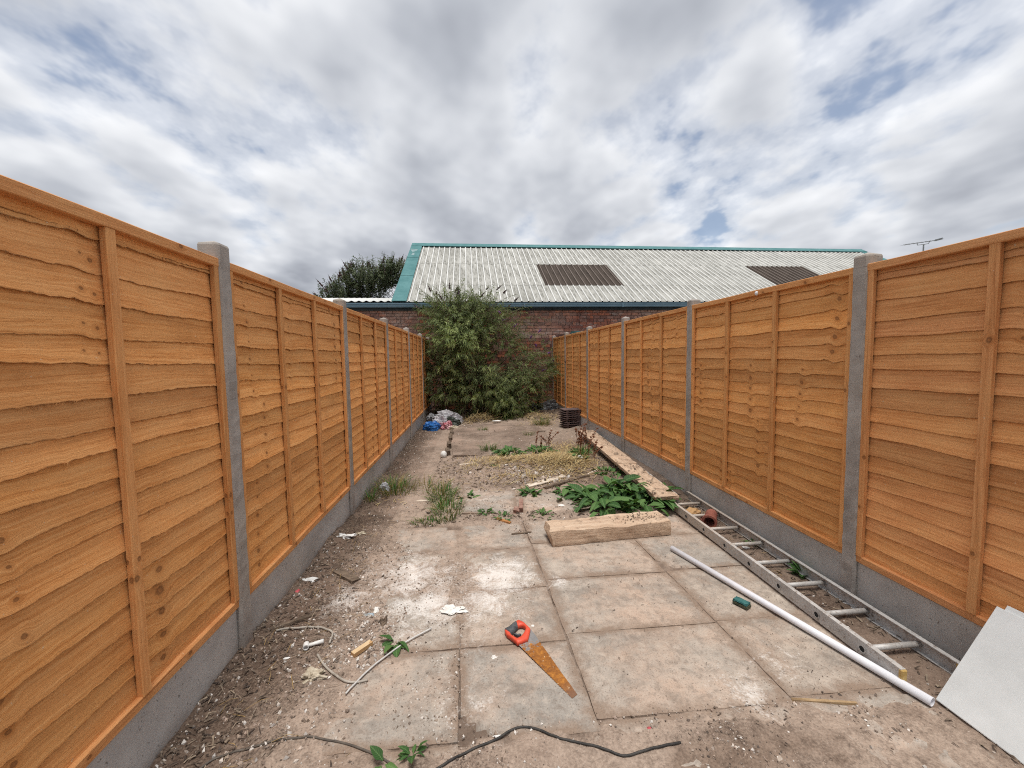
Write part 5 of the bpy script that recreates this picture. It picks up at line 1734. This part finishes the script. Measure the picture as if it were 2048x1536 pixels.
cable('cable', 'black cable snaking across the bottom of the paving', [(-0.30, 1.38), (-0.165, 1.450), (-0.083, 1.494), (0.042, 1.540), (0.112, 1.577), (0.168, 1.588), (0.235, 1.568), (0.304, 1.524), (0.374, 1.501), (0.474, 1.456), (0.545, 1.422), (0.64, 1.430), (0.797, 1.450)], .0048, 'cable_black')
cable('cable', 'dull brown cable arching over the soil at lower left', [(-1.12, 1.50), (-1.064, 1.576), (-0.967, 1.596), (-0.872, 1.617), (-0.783, 1.630), (-0.709, 1.629), (-0.603, 1.605), (-0.515, 1.573), (-0.425, 1.526), (-0.357, 1.483)], .0042, 'cable_brown')
cable('cable', 'pale grey cable bent like a hook near the foremost left post', [(-1.171, 2.300), (-1.089, 2.323), (-0.981, 2.329), (-0.892, 2.296), (-0.844, 2.253), (-0.833, 2.174)], .0058, 'cable_grey', lift=.004)
cable('cable', 'pale grey curved cable end below the hooked one', [(-0.869, 2.100), (-0.809, 2.021), (-0.734, 1.954), (-0.663, 1.913), (-0.61, 1.905), (-0.561, 1.911)], .0055, 'cable_grey', lift=.003)
cable('rod', 'thin white bent rod lying across the soil left of the saw', [(-0.642, 1.836), (-0.619, 1.886), (-0.57, 1.974), (-0.481, 2.089), (-0.398, 2.172), (-0.289, 2.254)], .0045, 'rod_white', 'rod', .008)


def bar(name, label, a_, b__, w_, h_, mt, cat, group=None, seed_=0, lift=0.0):
    a_, b__ = Vector((*a_, 0)), Vector((*b__, 0))
    L_ = (b__ - a_).length
    me = rough_beam(name, L_, w_, h_, mt, seed_ + 60, w_ * .6, min(w_, h_) * .12, 8)
    za, zb_ = max(gz(a_.x, a_.y), -0.004), max(gz(b__.x, b__.y), -0.004)
    o = link(name, me, None, (a_.x, a_.y, za - h_ * .12 + lift), (0, -math.atan2(zb_ - za, L_), math.atan2(b__.y - a_.y, b__.x - a_.x)))
    return tag(o, label, cat, group)


bar('stick', 'thin tan stick lying at the edge of the near slabs', (1.408, 1.594), (1.664, 1.533), .012, .010, 'stick_tan', 'stick', 'loose sticks', 1)
bar('stick', 'long brown stick beside the straw', (0.0, 5.356), (0.535, 5.805), .035, .03, 'stick_brown', 'stick', 'loose sticks', 2)
bar('stick', 'short white stick at the left end of the straw', (-0.261, 5.829), (-0.022, 5.747), .025, .018, 'stick_pale', 'stick', 'loose sticks', 3)
bar('stick', 'dark brown stick lying on the soil above the hooked cable', (-1.20, 2.30), (-1.02, 2.455), .022, .016, 'stick_brown', 'stick', 'loose sticks', 4)
bar('stick', 'orange wood splinter at the patio edge', (0.172, 3.775), (0.298, 3.683), .030, .014, 'stick_orange', 'stick', 'loose sticks', 5)
bar('stick', 'dead twig on the paving left of the short beam', (0.292, 3.444), (0.463, 3.457), .018, .016, 'stick_brown', 'stick', 'loose sticks', 6)
bar('stick', 'dark splintered board end in front of the straw', (0.80, 4.63), (1.42, 4.93), .05, .022, 'stick_brown', 'stick', 'loose sticks', 7)
bar('stick', 'pale broken board lying under the dark one before the straw', (0.62, 4.72), (1.10, 4.93), .10, .016, 'stick_pale', 'stick', 'loose sticks', 8)
bar('stick', 'curved grey stick rising to the planks at the right of the straw', (1.38, 4.93), (1.68, 5.22), .022, .022, 'stick_pale', 'stick', 'loose sticks', 9)
bar('stick', 'short white stick on top of the straw', (0.82, 5.15), (0.93, 5.38), .018, .012, 'plastic_white', 'stick', 'loose sticks', 10)
bar('stick', 'dark stick lying across the far concrete', (1.05, 8.05), (1.42, 8.15), .03, .03, 'stick_brown', 'stick', 'loose sticks', 11)
bar('wood_block', 'dull brown flat wood piece in the soil beside the left fence', (-1.05, 2.973), (-0.872, 2.808), .065, .018, 'stick_brown', 'wood', 'wood scraps', 12)
bar('brick_fragment', 'narrow upright brick fragment between the far slabs', (0.43, 3.95), (0.46, 4.20), .045, .06, 'brick_bit', 'brick', 'brick fragments', 13)
bar('brick_fragment', 'low brown brick fragment left of the upright one', (0.375, 3.90), (0.40, 4.02), .06, .04, 'brick_bit', 'brick', 'brick fragments', 14)
# flat brown edging boards along the left side of the concrete pad
for k, (y0, y1, sx_, lab) in enumerate([(6.50, 6.72, 0, 'front brown edging board at the left corner of the concrete pad'), (7.05, 7.3, -.02, 'brown edging board just behind the white cup'), (7.6, 8.05, -.03, 'long brown edging board in the middle of the pad side'), (8.15, 8.5, -.04, 'farthest brown edging board before the plastic bags')]):
    bar('edging_board', lab, (-0.475 + sx_, y0), (-0.505 + sx_, y1), .07, .08, 'stick_brown', 'brick', 'edging boards of the pad', 20 + k)

# offcut with a pale top and brown face
e = empty('wood_offcut', (-0.645, 2.120, gz(-.645, 2.12) + .004), math.atan2(.086, .075))
tag(e, 'short new wood offcut with pale top on the gravelly soil', 'wood', 'wood scraps')
ob('body', boxv(-.057, .057, -.016, .014, 0, .020), BOXF, 'offcut_face', e)
ob('top_face', [(-.056, -.015, .0215), (.030, -.015, .0215), (.056, .004, .0215), (.056, .013, .0215), (-.056, .013, .0215), (-.056, -.015, .0205), (.03, -.015, .0205), (.056, .004, .0205), (.056, .013, .0205), (-.056, .013, .0205)], [(0, 1, 2, 3, 4), (0, 5, 6, 1), (1, 6, 7, 2), (2, 7, 8, 3), (3, 8, 9, 4), (4, 9, 5, 0)], 'offcut_wood', e)


def crumple(name, label, c_, dims, mt, cat, seed_, group=None, sub=3, amp=.45, flat=0.25, parts=None):
    """crumpled sheet or bag: noisy closed shell resting on the ground"""
    bm = bmesh.new()
    bmesh.ops.create_icosphere(bm, subdivisions=sub, radius=1.0)
    for v in bm.verts:
        d_ = v.co.normalized()
        q = 1 + amp * ((fbm(d_.x * 2.2 + seed_, d_.y * 2.2 + d_.z * 1.7, 3) - .5) * 2.4 + 0.55 * abs(fbm(d_.x * 5 + seed_ * 2, d_.z * 5 + d_.y * 3, 2) - .5) * -2)
        v.co = Vector((d_.x * q * dims[0], d_.y * q * dims[1], max(-flat, d_.z * q) * dims[2] + flat * dims[2]))
    me = bpy.data.meshes.new(name); bm.to_mesh(me); bm.free(); me.materials.append(MATS[mt])
    o = link(name, me, None, (c_[0], c_[1], max(gz(c_[0], c_[1]), c_[2] if len(c_) > 2 else -1) - .004))
    return tag(o, label, cat, group)


G = 'rubbish bags'
crumple('plastic_bag', 'blue plastic bag full of rubbish beside the left fence', (-1.02, 8.95), (.20, .16, .16), 'bag_blue', 'bag', 3, G, 4, .35)
crumple('plastic_bag', 'white and grey plastic bag behind the blue bag', (-0.82, 9.22), (.22, .16, .20), 'bag_white', 'bag', 5, G, 4, .5)
crumple('plastic_bag', 'red and white plastic bag right of the blue bag', (-0.70, 9.02), (.14, .12, .13), 'bag_red', 'bag', 7, G, 4, .5)
crumple('plastic_bag', 'pale torn sheeting at the back of the rubbish heap', (-0.72, 9.72), (.30, .16, .20), 'bag_white', 'bag', 9, G, 4, .6)
crumple('plastic_bag', 'dark green bag between the pale sheets of the rubbish heap', (-0.62, 9.48), (.22, .12, .15), 'bag_dark', 'bag', 11, G, 4, .5)
crumple('plastic_bag', 'greyish sheeting against the fence at the left of the rubbish heap', (-1.03, 9.75), (.18, .2, .17), 'bag_grey', 'bag', 15, G, 4, .6)
crumple('plastic_bag', 'small pale crumpled bag at the right of the rubbish heap', (-0.52, 8.93), (.10, .09, .08), 'rag_cream', 'bag', 16, G, 3, .6)
crumple('plastic_bag', 'grey plastic sheeting heaped in the far right corner', (2.02, 10.85), (.26, .22, .22), 'bag_grey', 'bag', 13, G, 4, .6)
crumple('plastic_bag', 'darker small heap of grey plastic left of the corner sheeting', (1.62, 10.95), (.22, .18, .14), 'bag_grey', 'bag', 14, G, 4, .6)
crumple('plastic_bag', 'small whitish plastic bag in the grass by the left fence', (-1.13, 4.88), (.062, .055, .085), 'bag_white', 'bag', 17, G, 3, .35)
crumple('cup', 'small round white cup beside the edging boards', (-0.545, 6.42), (.055, .055, .06), 'plastic_white', 'cup', 19, None, 3, .08, .8)
crumple('rag', 'crumpled cream and brown rag on the lower left soil', (-0.84, 1.952), (.055, .036, .026), 'rag_cream', 'rag', 23, None, 4, .8)
crumple('plaster_splash', 'splash of white plaster at the slab joint above the saw', (-0.185, 2.42, 0.0), (.085, .042, .007), 'plaster', 'plaster', 25, None, 4, .9, .9)
crumple('plaster_splash', 'small white plaster spot below the saw handle', (0.075, 2.005, 0.0), (.022, .016, .004), 'plaster', 'plaster', 26, None, 3, .9, .9)
crumple('white_pad', 'flat white pad on the far edge of the concrete', (0.475, 9.42, .05), (.10, .05, .02), 'plastic_white', 'pad', 27, None, 3, .2, .9)
S = 'white scraps'
crumple('scrap', 'white plastic shard against the left gravel board', (-1.205, 2.86), (.052, .042, .018), 'plastic_white', 'scrap', 31, S, 2, .5)
crumple('scrap', 'crumpled white paper on the soil near the second left post', (-1.18, 3.50), (.09, .055, .03), 'plastic_white', 'scrap', 32, S, 3, .9)
crumple('scrap', 'pale twisted scrap just right of the crumpled paper', (-1.08, 3.60), (.05, .03, .02), 'rag_cream', 'scrap', 33, S, 3, .9)
crumple('scrap', 'red scrap beside the left gravel board', (-1.24, 2.73), (.020, .036, .010), 'red_scrap', 'scrap', 34, S, 2, .6)
crumple('scrap', 'white triangular chip in front of the foremost left post', (-1.022, 2.105), (.030, .011, .008), 'plastic_white', 'scrap', 35, S, 1, .3)
crumple('scrap', 'white chip beside the grey curled strip', (-0.655, 2.475), (.018, .034, .014), 'plaster', 'scrap', 36, S, 2, .4)
crumple('scrap', 'grey blue curled strip on the dusty slab', (-0.685, 2.430), (.036, .014, .014), 'grey_blue', 'scrap', 37, S, 2, .5)
crumple('scrap', 'dark brown curled bark piece above the wilted leaves', (-0.583, 2.345), (.026, .030, .026), 'stick_brown', 'scrap', 38, S, 3, .7)
crumple('scrap', 'white crumb on the slab right of the saw handle', (0.302, 2.225, 0), (.012, .010, .006), 'plaster', 'scrap', 39, S, 1, .4)
crumple('scrap', 'white sliver pinned under the black cable', (0.06, 1.565, 0), (.026, .006, .005), 'plastic_white', 'scrap', 40, S, 1, .3)
crumple('scrap', 'white splinter on the soil right of the tan stick', (1.62, 1.44, 0), (.022, .009, .005), 'plastic_white', 'scrap', 41, S, 1, .3)
crumple('scrap', 'small red plastic bit near the end of the black cable', (0.70, 1.53, 0), (.012, .008, .006), 'red_scrap', 'scrap', 42, S, 1, .3)
crumple('scrap', 'white torn paper lying among the reddish stalks', (1.50, 5.62), (.05, .03, .05), 'plastic_white', 'scrap', 43, S, 2, .6)
crumple('scrap', 'broken white chip between the middle rungs of the ladder', (2.16, 2.95), (.03, .025, .012), 'plastic_white', 'scrap', 44, S, 2, .5)
crumple('scrap', 'pale flat stone on the far slab left of the docks', (0.87, 4.06, .004), (.05, .03, .012), 'plaster', 'scrap', 45, S, 2, .5)
crumple('scrap', 'grey wooden chip on the path by the grass', (-0.63, 4.45), (.09, .025, .018), 'stick_pale', 'scrap', 46, S, 2, .4)
crumple('rubble', 'light brown lump of rubble under the far end of the ladder', (2.10, 3.66), (.10, .07, .055), 'offcut_face', 'rubble', 47, None, 3, .4)
crumple('rubble', 'reddish brick lump under the second ladder rung', (2.16, 3.50), (.08, .06, .04), 'terracotta', 'rubble', 48, None, 3, .4)

# white tap-like pipe fitting
e = empty('pipe_fitting', (-0.915, 2.163, gz(-.915, 2.163) + .012), math.atan2(.029, .096))
tag(e, 'white plastic pipe fitting with a round mouth on the soil', 'fitting')
vs, fs = tube([(-.03, 0, 0), (.052, 0, .004)], .008, 8, True, .011)
ob('stem', vs, fs, 'plastic_white', e, True)
vs, fs = hollow_tube((-.034, -.018, .002), (-.034, .014, .002), .015, .011, 12)
ob('mouth', vs, fs, 'plastic_white', e)

# teal sponge
e = empty('sponge', (1.632, 2.262, 0.002), R(-62))
tag(e, 'worn teal scouring sponge on the paving left of the pipe', 'sponge')
link('foam', bbox_mesh('foam', (-.045, .045, -.028, .028, 0, .020), 'sponge_dark', .006, 2, 1, .002, 3), e)
link('pad', bbox_mesh('pad', (-.043, .040, -.026, .026, .0195, .030), 'sponge_teal', .003, 1, 2, .003, 4), e)

# clay pipe under the ladder
e = empty('clay_pipe', (2.15, 3.40, 0.062), 0)
tag(e, 'reddish clay pipe lying under the ladder', 'pipe')
vs, fs = hollow_tube((-.07, -.06, 0), (.05, .10, 0), .052, .042, 18)
ob('barrel', vs, fs, 'terracotta', e, False)
vs, fs = hollow_tube((-.080, -.073, 0), (-.055, -.040, 0), .064, .046, 18)
ob('collar', vs, fs, 'terracotta', e, False)

# clear bauble stuck to the top rail of the right fence
crumple('clear_cap', 'small shiny clear cap stuck on the top rail of the right fence', (2.325, 3.13), (.016, .016, .018), 'glass_cap', 'cap', 51, None, 3, .05, 1.0).location.z = 2.055
# thin tie round the sixth right post
pc = RP0 + RD * 7.56
o = ob('post_tie', [(a_ * 1.04, b__ * 1.06, z_) for z_ in (1.42, 1.45) for (a_, b__) in [(-.0475, -.05), (.0475, -.05), (.0475, .05), (-.0475, .05)]], [(0, 1, 5, 4), (1, 2, 6, 5), (2, 3, 7, 6), (3, 0, 4, 7)], 'dark_trim', None, False, (pc.x, pc.y, 0), (0, 0, rphi))
tag(o, 'thin dark tie round the post behind the roof tiles', 'tie')

# dark sheeting over a heap behind the right fence
xs2 = np.linspace(0, 1, 26); ys2 = np.linspace(0, 1, 20)
vs, fs = [], []
for j, v in enumerate(ys2):
    for i, u in enumerate(xs2):
        ed = min(u, 1 - u, v, 1 - v)
        x = 2.55 + 1.75 * u; y = 9.35 + 1.95 * v
        zt = (2.13 + 0.16 * v) * float(sstep(0, .06, ed)) + .09 * (float(fbm(u * 7, v * 7)) - .5)
        vs.append((x, y, max(-.1, zt)))
for j in range(19):
    for i in range(25):
        a_ = j * 26 + i
        fs.append((a_, a_ + 1, a_ + 27, a_ + 26))
tag(ob('tarpaulin', vs, fs, 'tarp', None, True), 'dark teal sheeting over a heap behind the far right fence', 'tarpaulin')

# ================================================================== loose litter that nobody could count
# pebbles and chips
r = random.Random(404)
acc = Acc()


def pebble(x, y, s_, col_, z=None):
    z = gz(x, y) if z is None else z
    on = (-0.72 < x < 1.97 and 1.55 < y < 3.72) or (-.18 < x < 1.6 and 3.95 < y < 4.7)
    if on: z = max(z, 0.0)
    if -.45 < x < 1.3 and 6.35 < y < 9.2: z = max(z, .022)
    c_ = Vector((x, y, z + s_ * .15))
    rot = Euler((r.uniform(0, 6), r.uniform(0, 6), r.uniform(0, 6))).to_matrix()
    sc = Vector((r.uniform(.6, 1.2), r.uniform(.5, 1), r.uniform(.35, .8)))
    vs_ = [c_ + rot @ Vector((v[0] * sc.x * s_, v[1] * sc.y * s_, v[2] * sc.z * s_)) for v in ((1, 0, 0), (-1, 0, 0), (0, 1, 0), (0, -1, 0), (0, 0, 1), (0, 0, -1))]
    acc.add(vs_, [(0, 2, 4), (2, 1, 4), (1, 3, 4), (3, 0, 4), (2, 0, 5), (1, 2, 5), (3, 1, 5), (0, 3, 5)], col_)


pale = [(.52, .46, .40), (.60, .55, .50), (.44, .36, .30), (.66, .62, .57), (.36, .28, .22)]
dull = [(.26, .20, .155), (.33, .26, .21), (.19, .145, .115), (.38, .29, .235), (.14, .11, .09)]


def scatter(n, x0, x1, y0, y1, smin, smax, pp, clump=0.0, soft=0):
    k = 0
    while k < n:
        x, y = r.uniform(x0, x1), r.uniform(y0, y1)
        if clump and r.random() > float(sstep(clump, clump + .2, fbm(x * 3 + 31, y * 3 + 12, 3))): continue
        s_ = smin + (smax - smin) * r.random() ** 2.6
        c_ = r.choice(pale) if r.random() < pp else r.choice(dull)
        j = r.uniform(.8, 1.15)
        pebble(x, y, s_, (c_[0] * j, c_[1] * j, c_[2] * j))
        k += 1


scatter(3400, -1.29, -0.55, 0.9, 3.4, .0032, .015, .52)
scatter(2000, -0.75, -0.10, 1.1, 3.2, .0025, .010, .55, .40)
scatter(750, -0.85, -0.45, 2.0, 2.5, .004, .015, .65)
scatter(2600, -0.6, 2.25, 0.75, 1.60, .003, .011, .45, .38)
scatter(700, -0.1, 1.95, 1.6, 3.7, .002, .006, .40, .40)
scatter(1200, -1.29, 0.6, 3.3, 5.2, .004, .014, .45, .40)
scatter(700, -1.29, -0.85, 5.0, 8.8, .006, .018, .40)
scatter(1000, -0.5, 2.0, 3.7, 6.4, .005, .018, .45, .40)
scatter(500, 1.95, 2.30, 1.0, 4.0, .003, .012, .40)
scatter(500, -0.9, 1.9, 6.2, 9.8, .006, .02, .40, .42)
scatter(60, 0.6, 1.7, 3.05, 3.20, .003, .010, .35)
scatter(220, 0.35, 1.15, 4.75, 5.2, .008, .026, .8)
scatter(40, -0.6, -0.2, 9.0, 9.6, .01, .03, .8)
scatter(130, 0.45, 1.25, 4.72, 5.25, .015, .045, .75)
scatter(60, -0.2, 0.5, 4.6, 5.4, .01, .035, .6)
scatter(1500, -0.5, 2.2, 0.85, 1.52, .0025, .009, .10, .46)
scatter(500, -0.1, 1.95, 1.6, 3.7, .0018, .005, .10, .42)
scatter(90, 1.3, 1.6, 3.30, 3.42, .004, .010, .2)
o = acc.build('pebbles', 'pebble')
tag(o, 'loose grit, stone chips and pebbles over the yard', 'gravel', kind='stuff')

# mulch, bark and leaf litter along the left fence and elsewhere
acc = Acc()


def chip_at(x, y, L_, w_, col_, tilt=.35):
    z = gz(x, y)
    if -0.72 < x < 1.97 and 1.55 < y < 3.72: z = max(z, 0.0)
    an = r.uniform(0, 6.283)
    M_ = Euler((r.gauss(0, tilt), r.gauss(0, tilt), an)).to_matrix()
    c_ = Vector((x, y, z + .004 + r.random() * .008))
    h_ = w_ * r.uniform(.15, .5)
    vs_ = [c_ + M_ @ Vector(v) for v in ((-L_ / 2, -w_ / 2, 0), (L_ / 2, -w_ * r.uniform(.1, .5), 0), (L_ / 2, w_ * r.uniform(.1, .5), 0), (-L_ / 2, w_ / 2, 0), (0, 0, h_ + L_ * .04))]
    acc.add(vs_, [(0, 1, 4), (1, 2, 4), (2, 3, 4), (3, 0, 4), (3, 2, 1, 0)], col_)


barks = [(.095, .068, .050), (.14, .105, .078), (.07, .052, .042), (.20, .155, .115), (.30, .235, .17), (.11, .08, .058)]
for k in range(2700):
    y = 0.9 + 8.0 * r.random() ** 1.5
    wdt = np.interp(y, [0.9, 2.3, 3.2, 4.5, 9], [.42, .36, .40, .32, .22])
    x = -1.29 + abs(r.gauss(0, .5)) * wdt
    c_ = r.choice(barks)
    chip_at(x, y, r.uniform(.008, .040), r.uniform(.003, .010), c_)
for k in range(1700):
    chip_at(r.uniform(-.6, 2.2), r.uniform(3.75, 6.4), r.uniform(.015, .06), r.uniform(.005, .016), r.choice(barks))
for k in range(260):
    chip_at(r.uniform(1.96, 2.31), r.uniform(1.2, 4.2), r.uniform(.012, .05), r.uniform(.005, .014), r.choice(barks))
for k in range(900):
    chip_at(r.uniform(-1.2, 2.2), r.uniform(9.5, 11.2), r.uniform(.03, .09), r.uniform(.01, .03), r.choice(barks))
for k in range(160):
    chip_at(r.uniform(-.6, 1.95), r.uniform(1.0, 3.7), r.uniform(.008, .02), r.uniform(.003, .007), r.choice(barks), .15)
for k in range(80):
    s1, s2 = r.gauss(1.42, .12), r.gauss(3.37, .05)
    o_ = len(acc.v)
    chip_at(s1, s2, r.uniform(.01, .03), r.uniform(.005, .012), r.choice(barks))
    for q in range(o_, len(acc.v)): acc.v[q].z = acc.v[q].z - gz(s1, s2) * (0 if gz(s1, s2) < 0 else 1) + .128
for k in range(150):
    y = 3.85 + 3.5 * r.random()
    x = 1.905 + (y - 3.8) * 0.0525 + r.uniform(-.13, .13)
    if fbm(x * 6, y * 2.5) < .5: continue
    o_ = len(acc.v)
    chip_at(x, y, r.uniform(.015, .05), r.uniform(.006, .02), r.choice(barks), .15)
    dz_ = (0.158 if y < 5.03 else 0.166) - gz(x, y)
    for q in range(o_, len(acc.v)): acc.v[q].z += dz_
o = acc.build('leaf_litter', 'litter')
tag(o, 'dark bark, leaf and twig litter, thickest along the left fence', 'litter', kind='stuff')

# straw
acc = Acc()
strawc = [(.42, .30, .13), (.50, .38, .18), (.33, .22, .09), (.56, .45, .24), (.28, .18, .08)]


def straw(n, cx, cy, sx_, sy_, L0, L1, hgt):
    for k in range(n):
        x, y = r.gauss(cx, sx_), r.gauss(cy, sy_)
        if x > fence_r_x(y) - .1 or x < -1.2: continue
        L_ = r.uniform(L0, L1); an = r.gauss(0.3, 1.0)
        d_ = Vector((math.cos(an), math.sin(an), r.gauss(.05, .22)))
        b0 = Vector((x, y, gz(x, y) + (0.022 if (-.45 < x < 1.3 and 6.35 < y < 9.2) else 0) + .004 + r.random() * hgt * math.exp(-((x - cx) / sx_ / 1.3) ** 2 - ((y - cy) / sy_ / 1.3) ** 2)))
        s_ = d_.cross(Vector((0, 0, 1))).normalized() * (r.uniform(.0018, .0038) if y > 4.3 else r.uniform(.0007, .0016))
        m1 = b0 + d_ * L_ * .5 + Vector((0, 0, r.uniform(0, .015)))
        t1 = b0 + d_ * L_ + Vector((r.uniform(-.02, .02), r.uniform(-.02, .02), -r.uniform(0, .03)))
        acc.add([b0 - s_, b0 + s_, m1 + s_, m1 - s_, t1], [(0, 1, 2, 3), (3, 2, 4)], r.choice(strawc) if y > 4.3 else r.choice(barks[3:] + strawc[2:3]))


straw(1500, 1.12, 5.45, .26, .26, .08, .26, .10)
straw(900, 0.40, 5.70, .36, .22, .06, .20, .04)
straw(300, 0.7, 4.95, .35, .18, .05, .18, .03)
straw(350, 1.45, 6.4, .25, .3, .08, .25, .06)
straw(600, 0.05, 9.75, .30, .15, .12, .40, .16)
straw(350, 1.45, 9.75, .28, .16, .12, .38, .12)
straw(200, 1.45, 9.1, .18, .18, .1, .3, .08)
straw(160, -1.0, 2.75, .14, .45, .05, .16, .01)
straw(120, -1.0, 1.7, .15, .35, .05, .14, .01)
straw(130, -1.0, 3.7, .15, .6, .05, .16, .01)
straw(120, 0.3, 4.9, .5, .5, .05, .18, .01)
straw(70, 2.15, 3.4, .08, .5, .05, .14, .01)
o = acc.build('straw', 'litter')
tag(o, 'dry yellow straw and dead stalks strewn over the yard', 'straw', kind='stuff')

# small leaves of ground weeds by the bush
print('objects', len(bpy.data.objects))
